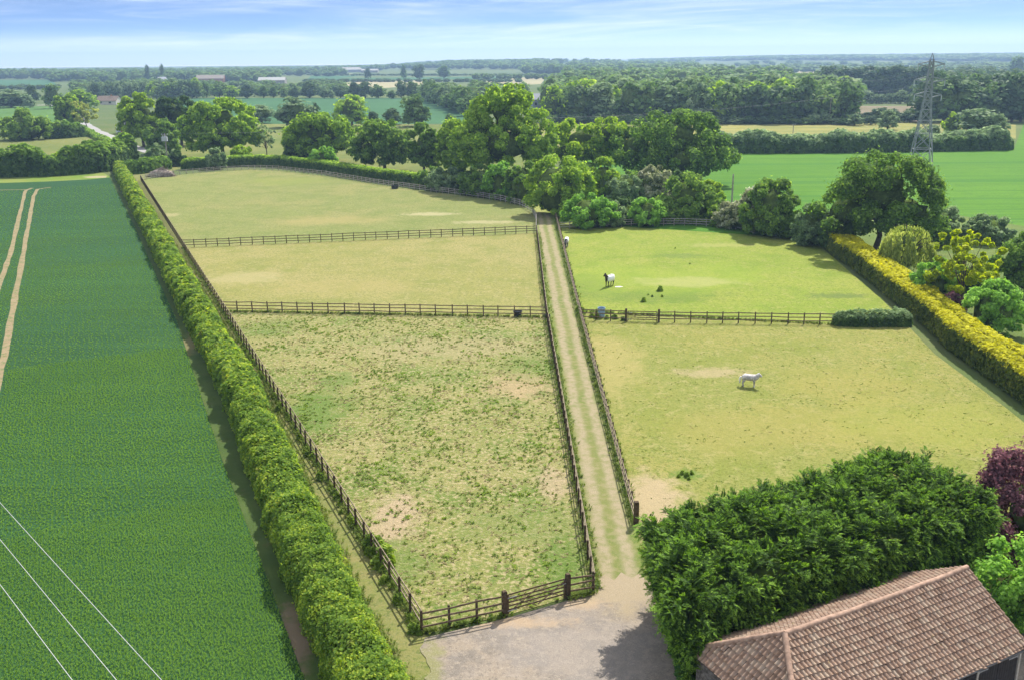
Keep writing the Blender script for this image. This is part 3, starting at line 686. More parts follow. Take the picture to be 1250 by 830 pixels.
# ------------------------------------------------------------------ conifer screen beside the barn
def conifer_hedge():
    rng = np.random.default_rng(21)
    ax = np.array([.89, .456]); w = np.array([-.456, .89])     # along, and away from the barn
    O = np.array([7.9, 37.7]); Lx, Wd, Ht = 20.6, 6.9, 4.9     # front corner by the drive
    left = lambda v: .512 * v                                   # the end face follows the drive
    P3 = lambda u, v, z: np.column_stack([O + np.outer(u, ax) + np.outer(v, w), z])
    D3 = lambda a, b, c: unit(np.column_stack([np.outer(a, ax) + np.outer(b, w), c]))
    nzf = smooth_noise(rng)
    crown = [(rng.uniform(0, Lx), rng.uniform(.4, Wd - .3), rng.uniform(1.1, 2.0), rng.uniform(.2, .95)) for _ in range(40)]
    def top(u, v):
        z = np.full_like(u, Ht) + .02 * u
        for (a, b, r, h) in crown: z = np.maximum(z, Ht + .02 * u + h * (1 - ((u - a) ** 2 + (v - b) ** 2) / r ** 2))
        e = np.clip(np.minimum(v, Wd - v) / 1.3, 0, 1); return z - .9 * (1 - e) ** 2
    C, A, Ln = [], [], []
    def put(c, a, l): C.append(c); A.append(a); Ln.append(l)
    n = 560; v = rng.uniform(0, Wd, n); u = left(v) - .3 + rng.uniform(0, 1, n) * (Lx - left(v) + .3)
    put(P3(u, v, top(u, v) - .75), D3(rng.normal(-.12, .3, n), rng.normal(-.05, .32, n) + .35 * (v / Wd - .5), np.full(n, 1.0)), rng.uniform(.8, 1.6, n))
    n = 520; u = rng.uniform(0, Lx, n); z = .3 + rng.uniform(0, 1, n) ** .7 * (Ht - .2); bulge = .55 * np.sin(np.clip(z / Ht, 0, 1) * 2.7) + .3 * nzf(u * 1.6, z * 1.2)
    put(P3(u, .45 - bulge, z), D3(rng.normal(0, .35, n), np.full(n, -1.0), rng.normal(.25, .25, n)), rng.uniform(.6, 1.2, n))
    n = 260; u = rng.uniform(3.6, Lx, n); z = .3 + rng.uniform(0, 1, n) ** .7 * (Ht - .2); put(P3(u, np.full(n, Wd - .3), z), D3(rng.normal(0, .35, n), np.full(n, 1.0), rng.normal(.35, .25, n)), rng.uniform(.6, 1.2, n))
    n = 120; v = rng.uniform(-.2, Wd, n); z = rng.uniform(2.7, Ht + .2, n); put(P3(left(v) + .1 - .35 * (z - 2.7) / 2, v, z), D3(np.full(n, -1.0), rng.normal(-.1, .4, n), rng.normal(.3, .3, n)), rng.uniform(.8, 1.5, n))
    n = 170; v = rng.uniform(0, Wd, n); z = .3 + rng.uniform(0, 1, n) ** .8 * Ht; put(P3(np.full(n, Lx - .1), v, z), D3(np.full(n, 1.0), rng.normal(0, .35, n), rng.normal(.3, .25, n)), rng.uniform(.6, 1.2, n))
    n = 60; put(P3(rng.uniform(-.5, 1.0, n), rng.uniform(-.75, .2, n), rng.uniform(2.0, 3.5, n)), D3(rng.normal(-.45, .3, n), rng.normal(-.55, .3, n), rng.normal(.45, .2, n)), rng.uniform(.6, 1.0, n))
    C, A, Ln = np.concatenate(C), np.concatenate(A), np.concatenate(Ln); S = len(C)
    side0 = unit(np.cross(A, sph(rng, S))); oth = np.cross(A, side0)
    m = MB(); Q, QT = [], []
    for j in range(13):                                         # side sprays along each leading shoot
        f = (j + .6) / 13; ang = rng.uniform(0, 6.28, S)
        rad_ = side0 * np.cos(ang)[:, None] + oth * np.sin(ang)[:, None]
        base = C + A * (Ln * f)[:, None]
        sl = Ln * (.72 * (1 - f) + .2) * rng.uniform(.75, 1.25, S)
        sd = unit(A * .75 + rad_ * rng.uniform(.6, 1.0, S)[:, None])
        fl = unit(np.cross(sd, unit(np.cross(sd, (0, 0, 1.)) + .35 * sph(rng, S))))    # roughly level fronds
        lat = unit(np.cross(sd, fl))
        for k in range(10):
            g = (k + .4) / 10; c = base + sd * (sl * g)[:, None] - np.array([0, 0, .22]) * (sl * g * g)[:, None]
            for sg in (-1, 1):
                l = sl * (.3 * (1 - g) + .08) * rng.uniform(.8, 1.2, S)
                d = unit(sd * .8 + lat * sg * rng.uniform(.5, .85, S)[:, None] + .1 * sph(rng, S) - np.array([0, 0, .12])); tip = c + d * l[:, None]
                wv = unit(np.cross(d, fl + .45 * sph(rng, S))) * (.11 * l + .012)[:, None]; mid = c * .5 + tip * .5
                (QT if (k >= 6 or j >= 11) else Q).append(np.stack([c, mid - wv, tip, mid + wv], 1))
    m.quads(np.concatenate(Q), 0); m.quads(np.concatenate(QT), 3)
    # trimmed end face along the drive: short dense sprays
    n = 7000; v = rng.uniform(-.1, Wd, n); z = rng.uniform(.02, 1, n) * 3.6
    xy = O + np.outer(left(v) - .02 - .12 * nzf(v * 3, z * 2) + rng.normal(0, .05, n), ax) + np.outer(v, w); c = np.column_stack([xy, z])
    m.quads(leaf_quads(rng, c, np.column_stack([np.tile(-ax, (n, 1)), np.full(n, .35)]) + .8 * sph(rng, n), .18), 2)
    prof = [(0, 0), (Lx - .3, 0), (Lx - .3, Wd), (float(left(Wd)), Wd)]; ins = .4
    lo = [O + ax * (a + (ins if k in (0, 3) else -ins)) + w * (b + (ins if b == 0 else -ins)) for k, (a, b) in enumerate(prof)]
    m.add([(p[0], p[1], 0) for p in lo] + [(p[0], p[1], Ht - .75) for p in lo], [(0, 1, 5, 4), (1, 2, 6, 5), (2, 3, 7, 6), (3, 0, 4, 7), (4, 5, 6, 7)], 1)
    o = m.build('conifer_hedge', [LEAF['conifer'], CORE, LEAF['clipped_conifer'], LEAF['conifer_tip']])
    tag(o, 'tall dense dark green conifer hedge screening the back of the tiled barn', 'hedge')
conifer_hedge()

# ------------------------------------------------------------------ barn with a pantiled roof
def tile_mat():
    k = NT('clay_pantile'); isl = k.n('ShaderNodeNewGeometry').outputs['Random Per Island']
    cr = k.n('ShaderNodeValToRGB'); e = cr.color_ramp.elements
    e[0].position = 0; e[0].color = (.13, .085, .066, 1); e[1].position = 1; e[1].color = (.44, .33, .25, 1)
    for p, c in ((.12, (.225, .146, .1)), (.35, (.295, .192, .135)), (.6, (.34, .23, .165)), (.82, (.36, .27, .195))):
        q = e.new(p); q.color = (*c, 1)
    k.put(cr.inputs[0], k.math('ADD', k.math('MULTIPLY', isl, .6), k.math('MULTIPLY', k.rng(k.noise(1.7, 5, .7), .3, .7), .4))); c = cr.outputs[0]
    c = k.mix(k.math('MULTIPLY', k.rng(k.noise(9, 5, .7), .48, .7), .55), c, (.42, .36, .31))
    c = k.mix(k.math('MULTIPLY', k.rng(k.noise(3, 5, .7), .55, .72), .6), c, (.08, .06, .05))
    c = k.mix(k.math('MULTIPLY', k.rng(k.noise(1.3, 5, .75), .62, .72), .7), c, (.24, .2, .04))
    k.diffuse(c, k.bump(k.noise(25, 3), .3, .01), .85, .15); return k.mat
TILE = tile_mat()
RIDGEM = plain('ridge_tile', (.34, .225, .165), .85, .15, .3, 4)
BLACKB = plain('black_weatherboard', (.022, .022, .025), .7, .3, .4, 5)
PALEW = plain('pale_timber', (.42, .39, .34), .8, .2, .2, 5)
FLINT = plain('flint_wall', (.17, .155, .14), .9, .1, .5, 7)

def barn():
    RZ, EZ, HALF, HIPK = 5.0, 2.8, 3.5, 2.25
    a = gp(1180, 693, RZ); b = gp(958, 773, RZ); u = (b - a)[:2]; L = np.linalg.norm(u); u = u / L
    ang = math.atan2(-u[1], -u[0])          # local +x runs from the hipped end to the gable
    root = thing('barn', 'black timber barn with an old red pantile roof beside the conifer hedge', 'barn', (b[0], b[1], 0), ang)
    # local frame: ridge from (0,0,RZ) to (L,0,RZ); -y faces the camera
    drop = RZ - EZ; TW, TL = .235, .31
    sag = lambda x: .09 * np.sin(np.pi * np.clip(np.asarray(x) / L, 0, 1)) + .015 * np.sin(np.asarray(x) * 2.1)
    roof = MB()
    def slope(org, xd, dn, width, length, clip):
        """pantiles: org = top-left point, xd across, dn down the slope"""
        nrm = np.cross(xd, dn); nrm = nrm / np.linalg.norm(nrm); nrm = nrm if nrm[2] > 0 else -nrm
        nr = int(length / TL) + 1; nc = int(width / TW) + 1; rr = np.random.default_rng(int(width * 10))
        prof = [(0, 0.0), (.17, .05), (.36, .072), (.55, .05), (.75, -.004), (.9, -.008), (1.0, .012)]
        for r in range(nr):
            d0, d1 = r * TL, min(length + .06, (r + 1) * TL + .05)
            for c in range(nc):
                x0 = c * TW; xm = x0 + TW / 2
                lo, hi = clip((d0 + d1) / 2)
                if xm < lo - TW or xm > hi + TW: continue
                dx = rr.normal(0, .004); dz = rr.normal(0, .006); V = []
                for (dd, lift) in ((d0, .004), (d1, .075)):
                    l2, h2 = clip(dd)
                    for (pf, ph) in prof:
                        xx = min(max(x0 + pf * TW + dx, l2), h2)
                        V.append(org + xd * xx + dn * dd + nrm * (ph + lift + dz))
                k = len(prof)
                for pf, ph in prof:                          # front lip
                    xx = min(max(x0 + pf * TW + dx, clip(d1)[0]), clip(d1)[1]); V.append(org + xd * xx + dn * d1 + nrm * (ph + .004 + dz))
                fs = [(i, k+i, k+i+1, i+1) for i in range(k-1)] + [(k+i, 2*k+i, 2*k+i+1, k+i+1) for i in range(k-1)]
                V = np.array(V)
                if rr.uniform() < .012: V = V + dn * .07 - nrm * .01
                V[:, 2] -= sag(V[:, 0]); roof.add(V, fs, 0)
    sl = math.hypot(HALF, drop); X = np.array([1., 0, 0])
    OV = .02
    slope(np.array([-HIPK, 0, RZ]), X, np.array([0, -HALF, -drop]) / sl, L + HIPK + OV, sl, lambda d: (HIPK - HIPK * d / sl, L + HIPK + OV))
    slope(np.array([-HIPK, 0, RZ]), X, np.array([0, HALF, -drop]) / sl, L + HIPK + OV, sl, lambda d: (HIPK - HIPK * d / sl, L + HIPK + OV))
    hl = math.hypot(HIPK, drop)
    slope(np.array([0, HALF, RZ]), np.array([0, -1., 0]), np.array([-HIPK, 0, -drop]) / hl, 2 * HALF, hl, lambda d: (HALF - HALF * d / hl, HALF + HALF * d / hl))
    ro = roof.build('roof', [TILE], root)
    dk = MB(); z0 = .14
    dk.add([(0,0,RZ-z0),(L+OV,0,RZ-z0),(L+OV,-HALF,EZ-z0),(-HIPK,-HALF,EZ-z0),(L+OV,HALF,EZ-z0),(-HIPK,HALF,EZ-z0)], [(0,3,2,1),(0,1,4,5),(0,5,3)], 0)
    dk.build('roof_deck', BLACKB, ro)
    def cap(name, p, q, r=.13):
        p = np.array(p, float); q = np.array(q, float); n = max(2, int(np.linalg.norm(q - p) / .45)); mm = MB()
        for i in range(n):
            s = p + (q - p) * i / n; e = p + (q - p) * (i + 1.03) / n; s[2] -= sag(s[0]); e[2] -= sag(e[0])
            mm.tube([s, e], [r * (1.0 + .04 * (i % 2)), r * 1.06], 10)
        mm.build(name, RIDGEM, ro)
    cap('ridge_cap', (-.05, 0, RZ + .02), (L + OV, 0, RZ + .02))
    cap('hip_cap', (0, 0, RZ + .02), (-HIPK - .02, -HALF, EZ + .03))
    cap('hip_cap', (0, 0, RZ + .02), (-HIPK * .8, HALF * .8, RZ - (RZ - EZ) * .8 + .03))
    # verge board at the gable
    for s in (-1, 1):
        mm = MB(); mm.bar((L + OV + .02, 0, RZ - .03), (L + OV + .02, s * (HALF + .05), EZ - .06), .035, .17); mm.build('bargeboard', PALEW if s < 0 else BLACKB, root)
    wy = HALF - .3; wx0, wx1 = -HIPK + .3, L
    wz = EZ + .1
    w = MB(); w.box(((wx0 + wx1)/2, wy, wz/2), (wx1 - wx0, .12, wz)); w.build('back_wall', BLACKB, root)
    w = MB(); w.box((wx0, 0, wz/2), (.25, 2*wy - .13, wz)); w.build('end_wall', FLINT, root)
    w = MB(); w.add([(wx1, -wy, 0), (wx1, wy, 0), (wx1, wy, wz), (wx1, 0, RZ - .12), (wx1, -wy, wz), (wx1-.12, -wy, 0), (wx1-.12, wy, 0), (wx1-.12, wy, wz), (wx1-.12, 0, RZ - .12), (wx1-.12, -wy, wz)],
                [(0,1,2,3,4), (9,8,7,6,5), (0,4,9,5), (4,3,8,9), (3,2,7,8), (2,1,6,7)]); w.build('gable_wall', BLACKB, root)
    # boarded front: weatherboards, doors, pale posts
    fx = L - 3.0
    w = MB(); w.box(((wx0 + fx)/2, -wy, wz/2), (fx - wx0, .1, wz))
    for i in range(12): w.box(((wx0 + fx)/2, -wy - .062, .12 + i * .22), (fx - wx0 - .02, .022, .17), 0, np.array(Euler((rad(-5), 0, 0)).to_matrix()))
    w.build('front_wall', BLACKB, root)
    for x in (fx + .06, wx1 - .06):
        mm = MB(); mm.box((x, -wy - .02, (wz-.03)/2), (.12, .16, wz - .03)); mm.build('door_post', PALEW, root)
    mm = MB(); mm.box(((fx + wx1)/2, -wy - .05, wz - .12), (wx1 - fx - .26, .05, .14)); mm.build('door_head', PALEW, root)
    dw = (wx1 - fx - .26) / 2
    for k in (0, 1):
        x0 = fx + .13 + k * dw + .01; x1 = x0 + dw - .02
        mm = MB(); mm.box(((x0+x1)/2, -wy, 1.35), (x1 - x0, .05, 2.5))
        for j in range(8): mm.box((x0 + (j + .5) * (x1 - x0)/8, -wy - .033, 1.35), ((x1 - x0)/8 - .012, .016, 2.48))
        d = mm.build('door', BLACKB, root)
        for z in (.45, 2.2):
            hm = MB(); xa = x0 + .05 if k == 0 else x1 - .05; sg = 1 if k == 0 else -1
            hm.box((xa + sg * .3, -wy - .052, z), (.6, .018, .06)); hm.box((xa, -wy - .055, z), (.07, .024, .14)); hm.build('hinge', IRON, d)
    hm = MB(); xm = fx + .13 + dw
    hm.box((xm, -wy - .055, 1.25), (.4, .022, .06)); hm.box((xm + .1, -wy - .065, 1.25), (.09, .03, .16)); hm.box((xm - .14, -wy - .06, 1.16), (.05, .025, .14)); hm.build('door_bolt', IRON, root)
    gm = MB(); gm.tube([(wx0 - .2, -HALF - .06, EZ - .1), (L + .1, -HALF - .06, EZ - .1)], [.05, .05], 8); gm.build('gutter', plain('gutter_grey', (.12, .12, .12), .5, .4), root)
barn()
# ------------------------------------------------------------------ trees and shrubs beyond the paddocks
T = tree_px
T('oak_tree', 'tallest oak, a huge bright green crown rising behind the curved fence corner', 617, 229, 124, 104, 'fresh', 'tall', 20000, seed=1)
T('oak_tree', 'broad spreading oak with an open crown at the edge of the bright green field', 820, 226, 140, 134, 'mid', 'spread', 15000, seed=2)
T('oak_tree', 'yellow-green rounded oak between the tallest oak and the broad spreading oak', 713, 218, 82, 142, 'yellow', 'round', 11000, seed=3)
T('oak_tree', 'bushy oak with low dark skirts behind the clipped hedge, left of the middle', 393, 199, 84, 139, 'fresh', 'round', 10000, seed=4)
T('oak_tree', 'dense round-headed tree right of a sunny gap behind the clipped hedge', 470, 209, 76, 147, 'mid', 'round', 9500, seed=5)
T('oak_tree', 'narrow tree wedged between the dense round-headed tree and the group by the tallest oak', 519, 214, 44, 150, 'mid', 'narrow', 6500, seed=6)
T('oak_tree', 'lighter tree leaning against the left flank of the tallest oak', 561, 216, 56, 146, 'fresh', 'round', 7000, seed=7)
T('oak_tree', 'massive spreading oak in the far left, beside the wooden transformer pole', 273, 193, 96, 121, 'fresh', 'spread', 12000, seed=8)
T('broadleaf_tree', 'tall mixed green tree overhanging the village lane', 176, 180, 52, 115, 'yellow', 'round', 8000, seed=9)
T('broadleaf_tree', 'darker tree between the lane tree and the massive spreading oak', 222, 178, 52, 117, 'dark', 'round', 6500, seed=10)
T('broadleaf_tree', 'silvery pale tree in front of the dark one left of the massive oak', 214, 176, 30, 125, 'grey', 'narrow', 4500, seed=11)
T('broadleaf_tree', 'dark shrubby tree at the bend of the lane, under the tall mixed tree', 200, 188, 42, 146, 'mid', 'bush', 6000, seed=12)
T('sapling', 'thin wispy sapling standing alone by the clipped hedge', 326, 194, 28, 148, 'grey', 'airy', 1500, .35, seed=13)
T('broadleaf_tree', 'pale open-crowned tree standing right beside the narrow lane', 106, 160, 34, 122, 'willow', 'airy', 3000, .6, seed=14)
T('broadleaf_tree', 'green tree just left of the pale one beside the narrow lane', 87, 156, 32, 117, 'fresh', 'round', 4500, seed=15)
T('bush', 'huge rounded thicket in the field corner at the far left', 34, 171, 58, 134, 'mid', 'bush', 6000, seed=16)
T('bush', 'grey leafy bush at the foot of the transformer pole', 194, 204, 26, 176, 'grey', 'bush', 3200, seed=17)
T('bush', 'dark low bush right of the transformer pole', 217, 203, 22, 184, 'dark', 'bush', 2500, seed=18)
T('bush', 'pale bush growing up through the clipped hedge below the massive oak', 265, 207, 24, 181, 'grey', 'bush', 2600, seed=19)
T('bush', 'yellowish bush right of the massive oak, behind the clipped hedge', 296, 200, 26, 176, 'yellow', 'bush', 2600, seed=20)
T('bush', 'light bush in front of the bushy oak, just over the clipped hedge', 396, 208, 34, 178, 'bright', 'bush', 3500, seed=21)
T('bush', 'dark thicket under the left side of the bushy oak', 361, 200, 34, 176, 'dark', 'bush', 3000, seed=22)
# belt of shrubs from the tallest oak to the gate of the bright paddock
SH = [(545, 233, 44, 204, 'grey', 'grey-leaved shrub where the clipped hedge ends'),
      (586, 238, 50, 202, 'mid', 'dark-footed shrub left of the tallest oak trunk'),
      (612, 243, 40, 199, 'bright', 'light green shrub right below the tallest oak'),
      (638, 248, 40, 196, 'mid', 'shrub right of the tallest oak, above the bend of the curved fence'),
      (683, 262, 74, 189, 'fresh', 'large maple-like shrub at the head of the lane'),
      (736, 248, 38, 193, 'fresh', 'upright shrub right of the large maple-like one'),
      (762, 251, 42, 209, 'grey', 'hazy grey-green shrub below the left side of the spreading oak'),
      (798, 250, 44, 203, 'blossom', 'elder shrub in creamy blossom under the spreading oak'),
      (842, 270, 66, 211, 'mid', 'broad dark shrub below the spreading oak, behind the shaded fence'),
      (866, 262, 30, 220, 'yellow', 'yellow-tinged shrub at the right foot of the spreading oak'),
      (720, 277, 62, 237, 'bright', 'feathery light green bush behind the fence at the head of the bright paddock'),
      (746, 276, 34, 247, 'grey', 'small grey bush right of the feathery light green one'),
      (789, 276, 40, 242, 'bright', 'vivid rounded bush behind the middle of the shaded fence'),
      (897, 279, 46, 246, 'blossom', 'whitish hawthorn bush next to the lone field post'),
      (940, 288, 62, 218, 'mid', 'tall two-toned bush between the hawthorn and the big dark tree'),
      (922, 283, 40, 228, 'blossom', 'pale brownish bush pressed against the left side of the tall two-toned one'),
      (992, 300, 46, 250, 'grey', 'round pale bush at the far end of the golden hedge')]
SH += [(560, 231, 40, 206, 'dark', 'dark undergrowth bush under the left flank of the tallest oak'), (600, 236, 44, 208, 'dark', 'dark undergrowth bush in the shade of the tallest oak'),
       (655, 244, 40, 204, 'fresh', 'fresh green bush between the tallest oak and the maple-like shrub'), (700, 243, 46, 198, 'dark', 'dark bush in the shade behind the maple-like shrub'),
       (775, 240, 40, 208, 'mid', 'green bush filling the gap left of the elder in blossom'), (822, 246, 44, 208, 'dark', 'dark bush at the foot of the spreading oak trunk'),
       (760, 272, 44, 244, 'dark', 'dark bush behind the small grey one by the shaded fence'), (815, 272, 40, 246, 'mid', 'low bush right of the vivid rounded one behind the shaded fence'),
       (880, 276, 34, 250, 'fresh', 'small fresh bush left of the whitish hawthorn'), (962, 291, 34, 258, 'mid', 'low green bush right of the tall two-toned one'),
       (528, 229, 36, 205, 'mid', 'green bush at the end of the clipped hedge, below the narrow tree'), (1020, 306, 40, 268, 'dark', 'dark bush between the round pale bush and the big dark tree'), (1132, 300, 46, 268, 'mid', 'green bush under the right side of the big dark tree')]
for i, (cx, yb, w, yt, lf, lab) in enumerate(SH):
    T('bush', lab, cx, yb, w * 1.1, yt, lf, 'bush', int(1800 + 80 * w), seed=40 + i, cat='bush')
T('oak_tree', 'big dark green tree at the far end of the golden hedge', 1068, 306, 136, 186, 'mid', 'round', 17000, seed=70)
T('bush', 'grey-green bush right behind the big dark tree', 1148, 293, 52, 252, 'grey', 'bush', 5000, seed=71)
T('bush', 'mounded grey-green bush at the edge of the bright field, far right', 1204, 297, 56, 262, 'grey', 'bush', 5000, seed=72)
T('broadleaf_tree', 'slender yellow-green garden tree with a bare straight trunk', 1172, 384, 92, 272, 'acid', 'airy', 5200, .36, seed=73)
T('bush', 'bright green shrub left of the slender yellow-green tree', 1136, 374, 56, 316, 'bright', 'bush', 6500, seed=74)
T('bush', 'rounded blue-green shrub right of the slender yellow-green tree', 1208, 408, 66, 343, 'bright', 'bush', 8000, seed=75)
T('bush', 'low reddish-brown shrub at the foot of the slender yellow-green tree', 1160, 388, 34, 356, 'purple', 'bush', 2600, seed=76)
T('broadleaf_tree', 'dark leafy tree cut by the right edge of the picture above the garden hedge', 1247, 352, 74, 284, 'mid', 'bush', 8000, seed=77)
T('broadleaf_tree', 'dark purple-leaved tree at the far end of the conifer hedge', 1250, 676, 132, 540, 'purple', 'bush', 19000, .15, seed=78, lr=.8)
T('bush', 'fresh green leafy shrub against the gable end of the tiled barn', 1228, 772, 92, 658, 'bright', 'bush', 11000, .15, seed=79, lr=.8)

def weeping_willow():
    rng = np.random.default_rng(80); b = gp(1104, 338); s = scale_at(b); Ht = height_for(b, 273); R = 35 / s
    root = thing('weeping_willow', 'pale yellow weeping tree with hanging curtains behind the golden hedge', 'tree', tuple(b))
    t = MB(); t.tube([(0, 0, -.1), (.1, 0, Ht*.4), (0, .1, Ht*.8)], [.3, .24, .1], 8)
    m = MB()
    for k in range(100):
        d = sph(rng, 1)[0]; d[2] = abs(d[2]); p = np.array([d[0]*R*.85, d[1]*R*.85, Ht*(.5 + .48*d[2])])
        if k < 12: t.tube([(0, 0, Ht*.45), p * np.array([.6, .6, 1.0]), p], [.1, .06, .02], 5, 0, False)
        n = 95; f = rng.uniform(0, 1, n); drop = f * (p[2] - .5) * rng.uniform(.5, .95)
        c = np.column_stack([p[0] * (1 + .18 * f) + rng.normal(0, .14, n), p[1] * (1 + .18 * f) + rng.normal(0, .14, n), p[2] - drop])
        nn = np.column_stack([np.full(n, p[0]), np.full(n, p[1]), np.full(n, .2)]) / R + .6 * sph(rng, n)
        Q = leaf_quads(rng, c, nn, .2); ctr = Q.mean(1, keepdims=True); Q = ctr + (Q - ctr) * np.array([.7, .7, 1.7]); m.quads(Q)
    m.ellipsoid((0, 0, Ht*.5), (R*.35, R*.35, Ht*.3), 1, 9, 6, .2, rng)
    t.build('trunk', BARK, root); m.build('crown', [LEAF['willow'], CORE], root)
weeping_willow()

# weeds, rushes and rank growth in the paddocks
def clump_mesh(seed, w, h, n, size, flat=False):
    rng = np.random.default_rng(seed); m = MB(); out = []
    for _ in range(7):                                      # several stems of uneven height
        o = rng.normal(0, .085, 2) * w; hh = h * rng.uniform(.35, 1.1); k = n // 7
        z = rng.uniform(.05, 1, k) ** .8 * hh; r = .27 * w * (1.15 - z / (hh + .01))
        a = rng.uniform(0, 6.28, k); out.append(np.column_stack([o[0] + r * np.cos(a) + rng.normal(0, .05, k), o[1] + r * np.sin(a) + rng.normal(0, .05, k), z]))
    c = np.concatenate(out); d = c * np.array([1, 1, .4]) + np.array([0, 0, .35])
    m.quads(leaf_quads(rng, c, d + .7 * sph(rng, len(c)), size)); return m.mesh('weed_clump', LEAF['weed'])
cm = [clump_mesh(300 + i, 1.0, .9, 640, .1) for i in range(4)]
def weeds(pts, label, group, name='weed_clump', smin=.7, smax=1.2, mats=None):
    for i, (x, y, s) in enumerate(pts):
        o = bpy.data.objects.new(name, cm[i % 4]); COL.objects.link(o); p = gp(x, y)
        o.location = p; o.rotation_euler = (0, 0, i * 2.1); o.scale = (s, s, s * .72); tag(o, label, 'weeds', group)
fx = []
rw = random.Random(5)
for k in range(46):
    t = rw.uniform(0.0, .95) ** 1.3
    p = cornerL * (1 - t) + (E1 * t); q = p + np.array([rw.uniform(-.45, .05), rw.uniform(-.3, .3), 0]); fx.append((*pj(q), rw.uniform(.4, .95)))
weeds(fx, 'leafy green weeds growing through the bottom rails of the long fence by the grass path', 'weeds along the long fence')
weeds([(468, 688, 2.0), (452, 668, 1.5), (463, 676, 1.7)], 'big nettle clump swallowing the rails of the long fence near the yard', 'nettles at the near end of the long fence')
fx = []
for k in range(5):
    t = rw.uniform(0, 1); p = laneL0 * (1 - t) + E2 * t; fx.append((*pj(p + np.array([rw.uniform(-.2, .5), 0, 0])), rw.uniform(.3, .6)))
for k in range(4):
    t = rw.uniform(0, 1); p = D0 * (1 - t) + D1 * t; fx.append((*pj(p + np.array([rw.uniform(-.5, .1), 0, 0])), rw.uniform(.3, .6)))
weeds(fx, 'small tuft of rank grass along the foot of a lane fence', 'tufts along the lane fences')
weeds([(805, 356, 1.25)], 'larger dark weed clump in the middle of the bright green paddock', None)
weeds([(785, 369, 1.05)], 'dark weed clump nearest the cross fence in the bright green paddock', None)
weeds([(791, 361, .42), (796, 363, .5), (808, 363, .48)], 'tiny dark weed tuft beside the larger clumps of the bright green paddock', 'tiny tufts in the bright paddock')
weeds([(824, 304, .4), (842, 323, .4)], 'lone dark weed speck far out in the bright green paddock', 'weed specks in the bright paddock')
weeds([(832, 579, .6), (838, 582, .65), (844, 579, .5), (829, 583, .45), (841, 586, .4)], 'low nettle patch in the yellowing paddock near the conifer hedge', 'nettle patch in the near right paddock')
weeds([(740, 390, .9), (728, 389, 1.1), (722, 388, 1.0), (752, 390, .9), (761, 392, .9), (748, 389, .7)], 'rank weeds along the foot of the short fence by the blue trough', 'weeds by the trough')
weeds([(709, 384, 1.5), (706, 380, 1.2)], 'bushy weeds at the corner where the lane fence meets the cross fence', 'weeds at the lane corner')
0 and weeds([(1104, 400, .8), (1124, 420, .9), (1150, 444, .9), (1190, 474, 1.0), (1215, 492, .9), (1060, 348, .8), (1035, 330, .8)], 'dark weeds in the shade at the foot of the golden hedge', 'weeds below the golden hedge')

# brushwood heap
def brush_heap():
    rng = np.random.default_rng(90); b = gp(197, 216); m = MB()
    for k in range(260):
        a = rng.uniform(0, 6.28); rx = rng.uniform(0, 1) ** .6; x = math.cos(a) * rx * 3.6; y = math.sin(a) * rx * 2.0
        z = (1 - rx ** 1.6) * 2.1 * rng.uniform(.35, 1.05) * (1 + .25 * math.sin(x)); d = unit(rng.normal(size=3) * np.array([1, 1, .45])); L = rng.uniform(.4, 1.1)
        p = np.array([x, y, z + .1]); m.tube([p - d*L, p + rng.normal(0, .12, 3), p + d*L], [.05, .04, .015], 4, 0, False)
    m.ellipsoid((0, 0, .3), (3.2, 1.8, 1.5), 0, 16, 7, .15, rng)
    o = m.build('brushwood_heap', plain('dead_brushwood', (.24, .2, .17), .95, .05, .4, 2), None, tuple(b)); tag(o, 'long heap of dry grey-brown brushwood by the far end of the grass path', 'brushwood')
brush_heap()

# ------------------------------------------------------------------ troughs and tubs
BLUE = plain('blue_plastic', (.24, .36, .5), .45, .4, .15, 6); DARKP = plain('black_plastic', (.02, .021, .024), .5, .4, .3, 6)
WATER = plain('trough_water', (.015, .02, .022), .08, .5, .1, 3)
def tub(label, p, r, h, mat, name, cat, taper=.85):
    root = thing(name, label, cat, (p[0], p[1], .045)); n = 20; m = MB()
    rings = [(r*taper, 0), (r, h), (r*1.05, h), (r*1.05, h - .04), (r*.97, h - .02), (r*.8, .06)]
    rings = [(r*taper, 0), (r*.97, h*.9), (r*1.06, h*.93), (r*1.06, h), (r*.95, h), (r*.83, .08)]
    V = [(q*math.cos(2*math.pi*k/n), q*math.sin(2*math.pi*k/n), z) for q, z in rings for k in range(n)]
    fs = [(i*n+k, i*n+(k+1) % n, (i+1)*n+(k+1) % n, (i+1)*n+k) for i in range(len(rings)-1) for k in range(n)] + [tuple(range(n))[::-1], tuple(range((len(rings)-1)*n, len(rings)*n))]
    m.add(V, fs, 0); m.build('tub_body', mat, root)
    w = MB(); w.add([(r*.93*math.cos(2*math.pi*k/n), r*.93*math.sin(2*math.pi*k/n), h*.82) for k in range(n)], [tuple(range(n))]); w.build('water_surface', WATER, root)
    for s in (-1, 1):
        hm = MB(); hm.tube([(s*r*1.02, -.08, h*.9), (s*r*1.12, -.06, h*.82), (s*r*1.12, .06, h*.82), (s*r*1.02, .08, h*.9)], [.015]*4, 5); hm.build('handle', mat, root)
tub('pale blue drinking barrel behind the short fence beside the lane', gp(734, 388), .42, 1.15, BLUE, 'water_barrel', 'barrel', .95)
tub('black water tub near the right end of the fence above the tussocky paddock', gp(632, 386.5), .5, .62, DARKP, 'water_tub', 'tub')
tub('small black bucket where that same cross fence meets the lane', gp(668.5, 389.5), .3, .42, DARKP, 'bucket', 'bucket')
tub('black water tub by the curving fence of the farthest paddock', gp(482, 231), .85, .75, DARKP, 'water_tub', 'tub')
